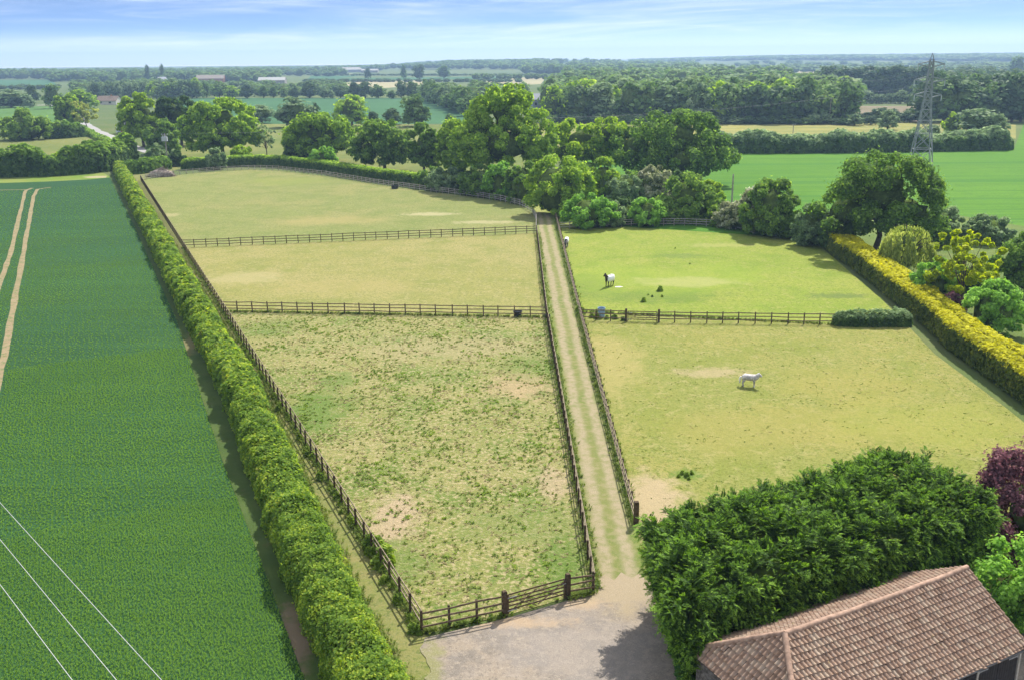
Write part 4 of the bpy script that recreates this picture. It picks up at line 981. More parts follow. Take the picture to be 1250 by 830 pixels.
fl = MB(); fl.add([(x, y, z) for z in (.0, .02) for x, y in ((-.5, -.25), (.1, -.35), (.6, -.05), (.3, .3), (-.4, .2))], [(0,4,3,2,1), (5,6,7,8,9)] + [(i, (i+1) % 5, 5+(i+1) % 5, 5+i) for i in range(5)])
tag(fl.build('salt_lick', plain('pale_mineral', (.6, .57, .5), .8, .2), None, tuple(gp(755, 351) + np.array([0, 0, .06]))), 'flat pale feed slab lying on the grass near the rugged horse', 'feed slab')

# ------------------------------------------------------------------ horses
def skinned(name, verts, edges, mats, parent=None, sub=2, fat=1.0):
    me = bpy.data.meshes.new(name); me.from_pydata([v[0] for v in verts], edges, [])
    o = bpy.data.objects.new(name, me); COL.objects.link(o)
    sk = o.modifiers.new('s', 'SKIN'); sk.use_smooth_shade = True
    for i, v in enumerate(verts):
        d = me.skin_vertices[0].data[i]; r = v[1]; d.radius = tuple(q * fat for q in (r if isinstance(r, tuple) else (r, r))); d.use_root = (i == 0)
    sb = o.modifiers.new('d', 'SUBSURF'); sb.levels = sub; sb.render_levels = sub
    bpy.context.view_layer.update()
    nm = bpy.data.meshes.new_from_object(o.evaluated_get(bpy.context.evaluated_depsgraph_get()))
    o.modifiers.clear(); o.data = nm; nm.name = name
    nm.materials.clear(); nm.materials.append(mats)
    for p in nm.polygons: p.use_smooth = True
    bpy.data.meshes.remove(me)
    if parent: o.parent = parent
    return o

def horse(label, p, rotz, s, coat, mane, rug=None, graze=False, low=False, fat=1.22):
    root = thing('horse', label, 'horse', (p[0], p[1], .05), rotz); root.scale = (s, s, s)
    V, E = [], []
    def add(pos, r, link=None):
        V.append((pos, r)); i = len(V) - 1
        if link is not None: E.append((link, i))
        return i
    loin = add((-.15, 0, 1.12), (.25, .29)); rump = add((-.55, 0, 1.17), (.26, .3), loin); tailhead = add((-.8, 0, 1.14), (.13, .15), rump)
    chest = add((.3, 0, 1.12), (.26, .31), loin); brisket = add((.62, 0, 1.12), (.2, .26), chest)
    if graze: N = [((.88, 0, 1.0), (.13, .2)), ((1.1, 0, .68), (.1, .15)), ((1.24, 0, .42), (.1, .13)), ((1.27, 0, .22), (.075, .085)), ((1.3, 0, .07), (.065, .065))]
    elif low: N = [((.82, 0, 1.32), (.15, .23)), ((.96, 0, 1.54), (.11, .17)), ((1.06, 0, 1.62), (.1, .13)), ((1.2, 0, 1.42), (.075, .085)), ((1.28, 0, 1.26), (.065, .065))]
    else: N = [((.82, 0, 1.36), (.13, .2)), ((.98, 0, 1.62), (.1, .15)), ((1.12, 0, 1.74), (.1, .13)), ((1.34, 0, 1.62), (.075, .085)), ((1.47, 0, 1.53), (.068, .07))]
    k = brisket
    for q, r in N: k = add(q, r, k)
    poll = N[2][0]
    for sy in (-1, 1):
        y = .17 * sy
        a = add((-.58, y*.9, .92), (.17, .13), rump); b = add((-.46, y, .74), .11, a); c = add((-.68, y, .5), .065, b); d = add((-.62, y, .2), .045, c); e = add((-.58, y, .06), .055, d); add((-.54, y, .02), .06, e)
        a = add((.52, y*.95, .9), (.12, .11), brisket); b = add((.55, y, .68), .085, a); c = add((.55, y, .42), .058, b); d = add((.54, y, .17), .042, c); e = add((.57, y, .06), .052, d); add((.59, y, .02), .058, e)
        add((poll[0] - .05 + (.0 if not graze else -.02), y*.38, poll[2] + (.16 if not graze else .1)), .022, add((poll[0] - .03, y*.34, poll[2] + .06), .035, 7))
    body = skinned('body', V, E, coat, root, 2, fat)
    # tail and mane
    T_ = [((-.84, 0, 1.18), .07), ((-.96, 0, 1.02), .11), ((-.99, 0, .7), .13), ((-.96, 0, .3), .06)]
    skinned('tail', T_, [(0, 1), (1, 2), (2, 3)], mane, root, 1)
    mm = MB(); P = [np.array(N[i][0], float) for i in (0, 1, 2)]
    pts = [np.array([.6, 0, 1.38])] + [q + (np.array([-.1, 0, .12]) if not graze else np.array([.06, 0, .14])) for q in P]
    rngm = np.random.default_rng(3)
    for i in range(len(pts) - 1):
        for f in np.linspace(0, 1, 9):
            q = pts[i] * (1 - f) + pts[i+1] * f
            mm.tube([q + (0, 0, .03), q + (rngm.normal(0, .03), -.12, -.05), q + (rngm.normal(0, .04), -.15, -.26)], [.035, .04, .012], 5)
    mm.build('mane', mane, root)
    em = MB()
    hq = np.array(N[3][0]) * .4 + np.array(N[2][0]) * .6
    for sy in (-1, 1): em.ellipsoid(hq + np.array([.03, sy*.085, .02]), (.022, .014, .022), 0, 8, 5)
    em.build('eyes', DARKP, root)
    if rug:
        rg = MB(); n = 14; S = [(-.9, .2, 1.33, .78), (-.8, .3, 1.44, .72), (-.5, .34, 1.5, .7), (-.15, .335, 1.44, .7), (.3, .345, 1.47, .7), (.62, .3, 1.46, .74), (.78, .22, 1.38, .84)]
        if True:
            Vv = []
            for (x, hw, zt, zb) in S:
                for i in range(n + 1):
                    t = math.pi * i / n; c = math.cos(t); sn = math.sin(t)
                    Vv.append((x + .02 * math.sin(i * 2.3), hw * np.sign(c) * abs(c) ** .6, zb + (zt - zb) * sn ** .6))
            k = n + 1; fs = [(a*k+i, a*k+i+1, (a+1)*k+i+1, (a+1)*k+i) for a in range(len(S)-1) for i in range(n)]
            rg.add(Vv, fs, 0, True)
        o = rg.build('rug', rug, root)
        sd = o.modifiers.new('t', 'SOLIDIFY'); sd.thickness = .012
    return root
WHITE = plain('white_coat_shaded', (.46, .435, .41), .8, .15, .4, 2.2); WMANE = plain('white_hair', (.78, .76, .72), .8, .1, .1, 5)  # pony is white; its backlit shade is put into the grey coat colour
DKCOAT = plain('dark_bay_coat', (.045, .032, .026), .7, .2, .3, 4); DKMANE = plain('black_hair', (.012, .011, .011), .7, .2, .2, 5)
GREYCOAT = plain('steel_grey_coat', (.2, .18, .17), .75, .2, .3, 3)
RUG = plain('white_rug', (.8, .8, .82), .8, .1, .06, 4)
pony = horse('stocky white pony, shade greyed into its coat, standing side-on in the yellowing paddock', gp(914, 472), rad(-18), .82, WHITE, WMANE, None, False, True, 1.42)
pony.scale = (.84, 1.08, .76)
horse('dark horse in a white rug, head up, standing in the bright green paddock', gp(744, 350), rad(232), 1.0, DKCOAT, DKMANE, RUG)
horse('grey horse in a white rug grazing right beside the lane fence', gp(691.5, 302), rad(262), 1.0, GREYCOAT, DKMANE, RUG, True)
# ------------------------------------------------------------------ poles, wires, pylon
POLEM = plain('pole_timber', (.33, .3, .26), .9, .1, .3, 3); STEEL = plain('galvanised_steel', (.25, .26, .28), .55, .5, .15, 2); CERAM = plain('insulator', (.5, .52, .54), .4, .5, .1)
def pole(label, p, h, arm=1.6, transformer=False, r=.15):
    root = thing('utility_pole', label, 'pole', tuple(p)); m = MB(); m.tube([(0, 0, -.2), (0, 0, h)], [r, r*.72], 8); m.build('shaft', POLEM, root)
    if arm:
        m = MB(); m.bar((-arm/2, -.12, h - .25), (arm/2, -.12, h - .25), .1, .12); a = m.build('crossarm', POLEM, root)
        for x in (-arm*.45, 0, arm*.45): q = MB(); q.tube([(x, -.12, h - .2), (x, -.12, h + .12)], [.06, .045], 6); q.build('insulator', CERAM, a)
    if transformer:
        m = MB(); m.box((0, -.5, h - 1.35), (1.5, .75, 1.15)); m.box((0, -.5, h - .74), (1.3, .6, .08))
        for k in range(5): m.box((-.6 + k*.3, -.9, h - 1.35), (.06, .06, .95))
        t = m.build('transformer', CERAM, root)
        for x in (-.45, 0, .45): q = MB(); q.tube([(x, -.5, h - .7), (x, -.5, h - .35)], [.08, .05], 6); q.build('bushing', CERAM, t)
    return root
def top_h(p, yt): return height_for(p, yt)
pT = gp(205.5, 205); pole('wooden pole carrying a grey transformer beside the brushwood heap', pT, top_h(pT, 164), 1.8, True, .2)
pF = gp(893, 252); pole('lone dark wooden post standing at the edge of the bright green field', pF, top_h(pF, 213), 0, r=.2)
pM = gp(967, 176); pole('small wooden pole rising above the long dark field hedge', pM, top_h(pM, 152), 1.2)
pW = gp(612, 186); pole('wooden pole half hidden behind the tallest oak', pW, 10, 1.8)
pE = gp(1012, 152); pole('wooden pole at the edge of the wood beyond the yellow meadow', pE, 11, 1.8)
WIRE = plain('aluminium_wire', (.5, .5, .5), .6, .2, .1); WIRED = plain('dark_wire', (.2, .21, .23), .6, .3, .1)
def wire(label, a, b, sag, r, mat, group, n=14):
    a = np.asarray(a, float); b = np.asarray(b, float); t = np.linspace(0, 1, n)[:, None]
    P = a + (b - a) * t; P[:, 2] -= (4 * sag * t * (1 - t))[:, 0]
    m = MB(); m.tube(P - P[0], [r]*n, 6); return tag(m.build('overhead_wire', mat, None, tuple(P[0])), label, 'wire', group)
for (q1, q2, lab) in (((197, 830), (0, 615), 'overhead wire nearest the hedge, highest of the three pale wires crossing the dark crop'),
                      ((142, 830), (0, 660), 'middle one of the three pale overhead wires crossing the dark crop'),
                      ((88, 830), (0, 715), 'overhead wire closest to the lower left corner, lowest of the three pale wires')):
    a = gp(*q1, 9.0); b = gp(*q2, 8.7); d = b - a; wire(lab, a - d * 1.6, b + d * 5.0 + np.array([0, 0, 1.2]), .35, .012, WIRE, 'pale wires over the crop', 30)
def tops(p, h): return [np.array([p[0] + x, p[1] - .12, h + .1]) for x in (-.75, 0, .75)]
hT = top_h(pT, 164); A, B, C2 = tops(pT, hT), tops(pW, 10), tops(pE, 11)
for i in range(3):
    wire('thin distant power wire between the transformer pole and the tallest oak', A[i], B[i], 1.0, .014, WIRED, 'thin wires running right from the transformer pole')
    wire('thin distant power wire passing in front of the wood beyond the yellow meadow', B[i], C2[i], 1.6, .012, WIRED, 'thin wires before the far wood')

def pylon(label, p, Ht, yaw):
    root = thing('pylon', label, 'pylon', tuple(p), yaw)
    def half(z): return np.interp(z, [0, Ht*.5, Ht*.62, Ht*.97], [2.7, 1.15, .85, .45])
    body = MB(); br = MB(); lv = [0, 4.5, 8.5, 11.8, 14.6, 17, 19.2, 21.2, 23.2, 25.2, 27.2, Ht*.97]
    for sx in (-1, 1):
        for sy in (-1, 1):
            m = MB()
            for a, b in zip(lv[:-1], lv[1:]): m.bar((sx*half(a), sy*half(a), a), (sx*half(b), sy*half(b), b), .18, .18)
            m.build('leg', STEEL, root)
    for a, b in zip(lv[:-1], lv[1:]):
        ha, hb = half(a), half(b)
        for (p1, p2) in (((-1,-1),(1,-1)), ((1,-1),(1,1)), ((1,1),(-1,1)), ((-1,1),(-1,-1))):
            br.bar((p1[0]*ha, p1[1]*ha, a), (p2[0]*hb, p2[1]*hb, b), .13, .13); br.bar((p2[0]*ha, p2[1]*ha, a), (p1[0]*hb, p1[1]*hb, b), .13, .13)
            br.bar((p1[0]*hb, p1[1]*hb, b), (p2[0]*hb, p2[1]*hb, b), .13, .13)
    br.build('bracing', STEEL, root)
    pk = MB()
    for sx in (-1, 1):
        for sy in (-1, 1): pk.bar((sx*.42, sy*.42, Ht*.97), (0, 0, Ht + .8), .1, .1)
    pk.build('peak', STEEL, root); tips = [np.array([0, 0, Ht + .8])]
    for z, w in ((Ht*.93, 3.2), (Ht*.79, 3.7), (Ht*.655, 3.3)):
        for s in (-1, 1):
            m = MB(); h = half(z)
            for sy in (-1, 1):
                m.bar((s*h, sy*h, z - .6), (s*w, 0, z), .24, .24); m.bar((s*h, sy*h, z + .7), (s*w, 0, z), .24, .24)
                for f in (.33, .66): m.bar((s*(h + (w-h)*f), sy*h*(1-f), z - .6*(1-f)), (s*(h + (w-h)*f), sy*h*(1-f), z + .7*(1-f)), .06, .06)
            a = m.build('crossarm', STEEL, root)
            q = MB(); q.tube([(s*w, 0, z), (s*w, 0, z - 1.5)], [.12, .12], 6)
            for k in range(6): q.tube([(s*w, 0, z - .25 - k*.2), (s*w, 0, z - .31 - k*.2)], [.16, .16], 7)
            q.build('insulator', CERAM, a); tips.append(np.array([s*w, 0, z - 1.5]))
    c, s_ = math.cos(yaw), math.sin(yaw)
    return [np.array([p[0] + c*t[0] - s_*t[1], p[1] + s_*t[0] + c*t[1], t[2]]) for t in tips]
pP = gp(1123, 203); tips = pylon('grey lattice electricity pylon standing in the bright green field', pP, top_h(pP, 69), rad(-14))
p2 = np.array([390.0, 140.0, 0]); tips2 = pylon('second lattice pylon, farther right along the same line', p2, 30, rad(24)) if False else [t + (p2 - pP) for t in tips]
vdir = np.array([-math.sin(rad(-14)), math.cos(rad(-14)), 0])
for i, t in enumerate(tips):
    wire('faint high-voltage line leaving the pylon over the woods', t, t + vdir * 420 + np.array([0, 0, 0.]), 7, .022, WIRED, 'high-voltage lines of the pylon')

# ------------------------------------------------------------------ far buildings and the van
RENDERW = plain('pale_render', (.62, .58, .5), .9, .1, .08, 1); ROOFB = plain('brown_roof_tile', (.24, .18, .14), .9, .1, .2, 1.5); SLATE = plain('slate_roof', (.24, .25, .28), .8, .2, .2, 1.5)
BLUEG = plain('blue_grey_cladding', (.3, .34, .42), .8, .2, .1, 1); GLASS = plain('dark_window', (.03, .04, .05), .15, .5, .1); SHEET = plain('fibre_cement_sheet', (.28, .27, .25), .8, .2, .12, .4); BRICK = plain('red_brick', (.33, .17, .11), .9, .1, .2, 2)
def house(name, label, cat, p, L, W, eave, ridge, yaw, wallm, roofm, wins=(), hip=0.0, chimney=None, door=None):
    root = thing(name, label, cat, tuple(p), yaw)
    x, y = L/2, W/2; o = .35
    m = MB(); m.box((0, 0, eave/2), (L, W, eave))
    if not hip: m.add([(-x, -y, eave), (-x, y, eave), (-x, 0, ridge - .15)], [(0, 2, 1)]); m.add([(x, -y, eave), (x, y, eave), (x, 0, ridge - .15)], [(0, 1, 2)])
    m.build('wall', wallm, root)
    m = MB(); X = x + o; Y = y + o; ez = eave - .1; rx = X - hip
    m.add([(-X, -Y, ez), (X, -Y, ez), (X, Y, ez), (-X, Y, ez), (-rx, 0, ridge), (rx, 0, ridge)], [(0, 1, 5, 4), (2, 3, 4, 5), (1, 2, 5), (3, 0, 4)] if hip else [(0, 1, 5, 4), (2, 3, 4, 5)])
    ro = m.build('roof', roofm, root); sd = ro.modifiers.new('t', 'SOLIDIFY'); sd.thickness = .18; sd.offset = 1
    for (wx, wz, ww, wh) in wins:
        m = MB(); m.box((wx, -y - .03, wz), (ww + .2, .06, wh + .2)); f = m.build('window', RENDERW, root); m = MB(); m.box((wx, -y - .065, wz), (ww, .03, wh)); m.build('pane', GLASS, f)
    if door: m = MB(); m.box((door, -y - .04, 1.02), (.95, .06, 2.0)); m.build('door', GLASS, root)
    if chimney is not None: m = MB(); m.box((chimney, 0, ridge + .3), (.7, .6, 1.6)); m.build('chimney', BRICK, ro)
    return root
def pxw(p, w): return w / scale_at(p)
p = gp(134, 128); house('bungalow', 'pale bungalow with a brown roof in the fields at the far left', 'house', p, pxw(p, 27), 8, 2.5, 5.6, rad(-12), RENDERW, ROOFB, [(-4, 1.5, 1.8, 1.1), (3, 1.5, 1.8, 1.1)], 0, 2.0, 0)
p = gp(655, 137); house('house', 'blue-grey two-storey house at the edge of the wood behind the tallest oak', 'house', p, 8.5, 8, 6.6, 9.6, rad(24), BLUEG, SLATE, [(-2.4, 4.5, 1.3, 1.4), (2.2, 4.5, 1.3, 1.4), (-2.4, 1.6, 1.3, 1.4), (2.2, 1.6, 1.3, 1.4)], 3.0)
p = gp(156, 163.5); house('cottage', 'small brick cottage half hidden by the tree on the lane', 'house', p, 5, 5, 3.6, 5.6, rad(20), BRICK, SLATE, [(0, 1.7, 1.2, 1.1)], 0)
p = gp(258, 101); house('farm_building', 'long low farm building with a tan roof among the woods, far left', 'barn', p, pxw(p, 33), 18, 5, 9.5, rad(5), BRICK, TANROOF if False else plain('tan_roof', (.26, .22, .18), .9, .1, .1, .3))
p = gp(333, 104); house('farm_shed', 'long white-roofed shed in front of the distant trees', 'barn', p, pxw(p, 32), 14, 5.2, 8.6, rad(2), SHEET, plain('white_roof', (.38, .38, .36), .7, .2, .05, .3))
p = gp(428, 89); house('farm_shed', 'dark-gabled farm shed on the skyline, left of the middle', 'barn', p, pxw(p, 24), 30, 6, 11, rad(35), SLATE, SHEET)
p = gp(452, 89.5); house('farm_shed', 'low pale shed right of the dark-gabled one on the skyline', 'barn', p, pxw(p, 20), 25, 5, 8, rad(0), SHEET, SHEET)
p = gp(198, 103); house('farmhouse', 'white-gabled farmhouse among the woods left of the long low farm building', 'house', p, 12, 8, 5, 8.5, rad(60), RENDERW, SLATE)
p = gp(1003, 99); house('farmhouse', 'pale farmhouse in the distance between two woods, right of the middle', 'house', p, 16, 9, 5.5, 9, rad(15), RENDERW, ROOFB)

def van(label, p, yaw):
    root = thing('parked_van', label, 'van', tuple(p), yaw)
    paint = plain('white_paint', (.7, .74, .8), .3, .5, .03)
    pr = [(-2.5, .35), (2.4, .35), (2.5, .8), (2.35, 1.1), (1.5, 1.25), (.95, 1.95), (.6, 2.15), (-2.4, 2.2), (-2.5, 1.9)]
    m = MB(); k = len(pr)
    V = [(x, -.92 + (.08 if z > 1.4 else 0), z) for x, z in pr] + [(x, .92 - (.08 if z > 1.4 else 0), z) for x, z in pr]
    m.add(V, [tuple(range(k)), tuple(range(k, 2*k))[::-1]] + [((i+1) % k, i, k+i, k+(i+1) % k) for i in range(k)]); m.build('body', paint, root)
    m = MB(); m.add([(1.52, -.8, 1.27), (1.52, .8, 1.27), (1.0, .76, 1.9), (1.0, -.76, 1.9)], [(0, 1, 2, 3)]); o = m.build('windscreen', GLASS, root); o.location = (.03, 0, .02)
    for s in (-1, 1):
        m = MB(); m.add([(.35, 0, 1.3), (1.3, 0, 1.3), (.95, 0, 1.85), (.35, 0, 1.85)], [(0, 1, 2, 3)]); o = m.build('side_window', GLASS, root); o.location = (0, s*.93, 0)
        for x in (-1.6, 1.6):
            w = MB(); w.tube([(x, s*.72, .33), (x, s*.94, .33)], [.33, .33], 14); wo = w.build('wheel', DARKP, root)
            r = MB(); r.tube([(x, s*.93, .33), (x, s*.955, .33)], [.19, .19], 10); r.build('rim', STEEL, wo)
        l = MB(); l.box((2.47, s*.68, .85), (.06, .34, .2)); l.build('headlight', CERAM, root)
van('white van parked beside the brick cottage on the lane', gp(150, 163), rad(15))

# ------------------------------------------------------------------ distant trees: single ones, wood fronts, and woodland masses
def far_mesh(seed, leaf, n=900, W=12, H=15, style=0):
    rng = np.random.default_rng(seed); R = W/2
    if style == 0: masses = [((0, 0, H*.55), (R*.88, R*.88, H*.43)), ((R*.35, 0, H*.34), (R*.62, R*.6, H*.32)), ((-R*.35, .2*R, H*.36), (R*.62, R*.6, H*.34)), ((0, 0, H*.78), (R*.5, R*.5, H*.22)), ((0, -.3*R, H*.25), (R*.6, R*.5, H*.24))]
    elif style == 1: masses = [((0, 0, H*.5), (R*.7, R*.7, H*.5)), ((0, 0, H*.3), (R*.95, R*.95, H*.3))]
    else: masses = [((0, 0, H*.45), (R*.95, R*.95, H*.45)), ((R*.3, 0, H*.3), (R*.7, R*.7, H*.3))]
    lob = lobes_on(rng, masses, 12, (.24, .42), -.8); lob = [(np.array([p[0], p[1], max(p[2], q*.5)]), q) for p, q in lob]
    m = MB(); m.quads(foliage(rng, lob, n, 1.05, .65, .35, .6)); 
    for c, r in masses[:2]: m.ellipsoid(c, np.array(r)*.62, 1, 9, 6, .2, rng)
    m.tube([(0, 0, -.2), (0, 0, H*.45)], [.4, .25], 6, 2)
    return m.mesh('broadleaf_tree', [LEAF[leaf], CORE, BARK])
FAR = {'g': [far_mesh(400 + i, 'far') for i in range(4)], 's': [far_mesh(410 + i, 'fargrey') for i in range(3)], 'd': [far_mesh(420 + i, 'fardark') for i in range(3)],
       'y': [far_mesh(430, 'fresh'), far_mesh(431, 'yellow')], 'c': [far_mesh(440, 'fardark', 700, 12, 15, 1)], 'b': [far_mesh(450, 'far', 800, 12, 15, 2), far_mesh(451, 'fargrey', 800, 12, 15, 2)]}
def put_far(p, W, Hh, kind, label, group=None, name='broadleaf_tree', cat='tree', rr=R_):
    o = bpy.data.objects.new(name, rr.choice(FAR[kind])); COL.objects.link(o)
    p = np.array(p, float); p[2] = float(terrain(p[0], p[1])) if math.hypot(p[0], p[1]) > 1650 else 0
    o.location = p; o.rotation_euler = (0, 0, rr.uniform(0, 6.28)); o.scale = (W/12, W/12, Hh/15.5); return tag(o, label, cat, group)
def ft(cx, yb, w, yt, kind, label, group=None, name='broadleaf_tree', cat='tree'):
    p = gp(cx, yb); put_far(p, pxw(p, w), height_for(p, yt), kind, label, group, name, cat)
# single trees that can be told apart
ft(66, 133, 27, 102, 'g', 'round grey-green tree beside the pale yard at the far left')
ft(41, 126, 20, 104, 'd', 'dark tree left of the round one by the pale yard')
ft(14, 132, 44, 108, 's', 'pale leafy bush row end at the far left edge, left of the yard', None, 'bush', 'bush')
ft(37, 132, 16, 117, 's', 'small pale bush between the dark tree and the far left edge', None, 'bush', 'bush')
ft(101, 136, 40, 107, 'y', 'bright tree left of the pale bungalow')
ft(119, 121, 18, 100, 'c', 'dark conifer standing behind the pale bungalow', None, 'conifer_tree')
ft(181, 101, 8, 78, 'c', 'left one of two tall dark cypresses on the left skyline', None, 'conifer_tree')
ft(199, 101, 8, 77, 'c', 'right one of two tall dark cypresses on the left skyline', None, 'conifer_tree')
ft(360, 156, 50, 117, 's', 'pale grey-green domed tree in the hedge before the teal field')
ft(385, 154, 20, 124, 'd', 'dark tree against the right side of the pale domed tree')
ft(320, 151, 34, 127, 's', 'hazy grey bush left of the pale domed tree', None, 'bush', 'bush')
ft(430, 155, 48, 112, 'y', 'yellow-topped round tree in the hedge before the teal field')
ft(507, 155, 42, 113, 'g', 'dense dome-shaped tree at the right end of the hedge before the teal field')
ft(480, 153, 30, 132, 'd', 'low dark bush left of the dense dome-shaped tree', None, 'bush', 'bush')
ft(455, 153, 18, 136, 'd', 'small dark bush between the yellow-topped and the dome-shaped trees', None, 'bush', 'bush')
ft(549, 152, 18, 139, 'g', 'small solitary bush in the corner of the teal field', None, 'bush', 'bush')
ft(1083, 159, 28, 133, 's', 'solitary rounded bush at the right end of the yellow meadow', None, 'bush', 'bush')
ft(1043, 154, 24, 139, 's', 'pale straggly bush near the end of the far wood', None, 'bush', 'bush')
ft(1062, 153, 20, 141, 'd', 'low dark bush left of the solitary rounded bush', None, 'bush', 'bush')
ft(1160, 170, 26, 136, 'y', 'yellow-green tree in the clump right of the pylon')
ft(1190, 172, 60, 131, 's', 'broad pale tree in the middle of the clump right of the pylon')
ft(1216, 173, 30, 138, 's', 'pale tree at the right end of the clump beyond the green field')
ft(1137, 175, 30, 152, 's', 'low grey bush at the left end of the clump, behind the pylon', None, 'bush', 'bush')
ft(493, 97, 9, 79, 'g', 'small lone tree on the far ridge field, left one'); ft(512, 97.5, 20, 78, 'd', 'wide dark tree on the far ridge field')
ft(449, 97, 10, 83, 'd', 'dark round tree by the distant hedge line, next to the pale shed'); ft(542, 96, 20, 79.5, 'g', 'pair-like wide tree on the far ridge field')
ft(1240, 92, 24, 68, 'g', 'tall hazy tree at the far right skyline by the cream track')
# hedgerow trees beyond the teal field
rr = random.Random(31)
for (cx, w, yt, k) in ((252, 14, 99, 'g'), (268, 24, 98, 'g'), (284, 22, 104, 'y'), (302, 24, 103, 'd'), (322, 16, 104, 'g'), (334, 14, 105, 'g'), (347, 14, 107, 'g'), (360, 16, 104, 'd'), (378, 32, 98, 'd'), (396, 14, 107, 's'), (404, 12, 110, 's'),
                       (416, 18, 104, 'd'), (432, 18, 100, 'd'), (446, 24, 99, 'd'), (462, 22, 102, 'g'), (478, 14, 110, 'g'), (490, 18, 98, 'd'), (503, 22, 99, 'g')):
    ft(cx, 120.5 + rr.uniform(-.6, .6), w, yt, k, 'hedgerow tree in the row along the far side of the teal field', 'hedgerow trees beyond the teal field')
def wood(pts, n, rows, dstep, hr, wr, kinds, label, group, seed, name='broadleaf_tree', cat='tree'):
    """a wood front of single trees, row behind row"""
    q = random.Random(seed); P = np.array([gp(*p)[:2] for p in pts]); cum = np.concatenate([[0], np.cumsum(np.linalg.norm(np.diff(P, axis=0), axis=1))])
    for r in range(rows):
        for i in range(n):
            s = (i + q.uniform(.1, .9)) / n * cum[-1]; x = np.interp(s, cum, P[:, 0]); y = np.interp(s, cum, P[:, 1])
            d = np.array([x, y]) / math.hypot(x, y) * (r * dstep * q.uniform(.8, 1.2) + q.uniform(-2, 2))
            put_far((x + d[0], y + d[1], 0), q.uniform(*wr), q.uniform(*hr) * (1 + .04 * r), q.choice(kinds), label, group, name, cat, q)
wood([(672, 149), (760, 150), (900, 151), (1035, 151)], 17, 3, 17, (14, 20), (13, 19), 'gggyssd', 'tree at the front of the big wood beyond the yellow meadow', 'trees of the big wood beyond the yellow meadow', 1)
wood([(1000, 118), (1130, 119)], 12, 2, 25, (17, 22), (15, 21), 'ddd', 'dark tree of the wood left of the pylon top, behind the narrow green strip', 'trees of the dark wood behind the pylon', 2)
wood([(1130, 149), (1290, 149)], 13, 3, 30, (15, 21), (14, 20), 'dddg', 'dark tree of the wood on the right, beyond the clump of pale trees', 'trees of the dark wood at the right edge', 3)
wood([(572, 143), (548, 133), (520, 124)], 8, 3, 20, (11, 14), (12, 16), 'ggs', 'tree of the wood strip running along the right side of the teal field', 'trees of the strip beside the teal field', 4)
wood([(1040, 127), (1140, 127)], 12, 1, 10, (5, 9), (7, 11), 'sg', 'hazy small tree of the hedge between the green strip and the brown field', 'trees of the hedge before the brown field', 5)
wood([(185, 121), (245, 120.5)], 7, 2, 22, (10, 16), (11, 17), 'gsy', 'tree at the near edge of the left woods, beyond the lane trees', 'trees at the near edge of the left woods', 6)
wood([(110, 119), (190, 119)], 12, 2, 16, (11, 14), (8, 10), 'ss', 'slim pale tree of the willow plantation at the far left', 'trees of the pale willow plantation', 7)
wood([(672, 151), (1035, 152.5)], 34, 1, 4, (3, 6), (6, 10), 'bbd', 'low bush along the foot of the big wood beyond the yellow meadow', 'bushes at the foot of the big wood', 18, 'bush', 'bush')
wood([(1040, 150), (1130, 150)], 7, 1, 8, (4, 7), (8, 13), 'd', 'dark bush along the far edge of the meadow by the pylon', 'bushes along the far meadow edge', 8, 'bush', 'bush')
wood([(-30, 133), (0, 132), (30, 131)], 5, 1, 5, (5, 8), (9, 13), 's', 'pale bush of the row at the left edge before the pale yard', 'bushes at the left edge', 9, 'bush', 'bush')

def mass(name, label, regions, seed, leafkey, size=1.9, per=64):
    """far woodland that reads as one mass of crowns"""
    rng = np.random.default_rng(seed); m = MB()
    lib = []
    for k in range(5):
        lob = lobes_on(rng, [((0, 0, 7.5), (6, 6, 6.5))], 14, (.3, .5), -.3); lib.append(foliage(rng, lob, per, size, .5, .4, .8))
    for (x0, x1, y0, y1, n, hr, wr) in regions:
        for _ in range(n):
            b = gp(rng.uniform(x0, x1), rng.uniform(y0, y1)); D = math.hypot(b[0], b[1]); z = float(terrain(b[0], b[1])) if D > 1650 else 0.0
            H = rng.uniform(*hr); W = rng.uniform(*wr); a = rng.uniform(0, 6.28); c, s = math.cos(a), math.sin(a)
            Q = lib[rng.integers(5)].copy(); X, Y = Q[..., 0] * W/12, Q[..., 1] * W/12
            m.quads(np.stack([X*c - Y*s + b[0], X*s + Y*c + b[1], Q[..., 2] * H/15 + z], -1), 0)
            m.ellipsoid((b[0], b[1], z + H*.45), (W*.4, W*.4, H*.42), 1, 7, 5)
    o = m.build(name, [LEAF[leafkey], CORE]); tag(o, label, 'woodland', None, 'stuff')
mass('woodland', 'rolling woodland behind the first trees beyond the yellow meadow', [(672, 1040, 112, 143, 230, (13, 19), (13, 19)), (690, 960, 92, 112, 240, (13, 20), (15, 22)), (640, 850, 81, 92, 240, (14, 20), (20, 32))], 500, 'far')
mass('woodland', 'woodland filling the left horizon behind the fields', [(-40, 70, 93, 97.5, 90, (13, 19), (16, 26)), (60, 340, 92, 101, 330, (10, 17), (16, 26)), (-60, 350, 86, 91, 260, (11, 15), (20, 34)), (90, 250, 103, 119, 110, (7, 11), (10, 16)), (250, 420, 105, 118, 90, (5, 9), (10, 16)), (300, 420, 88, 94, 70, (10, 16), (16, 26))], 501, 'far')
mass('woodland', 'dark woodland behind the pylon and at the right edge', [(1000, 1130, 100, 116, 110, (15, 20), (15, 22)), (1130, 1290, 108, 143, 210, (14, 20), (14, 20)), (1130, 1215, 97, 108, 60, (12, 18), (14, 20)), (1010, 1300, 93, 99, 60, (8, 13), (14, 20))], 502, 'fardark')
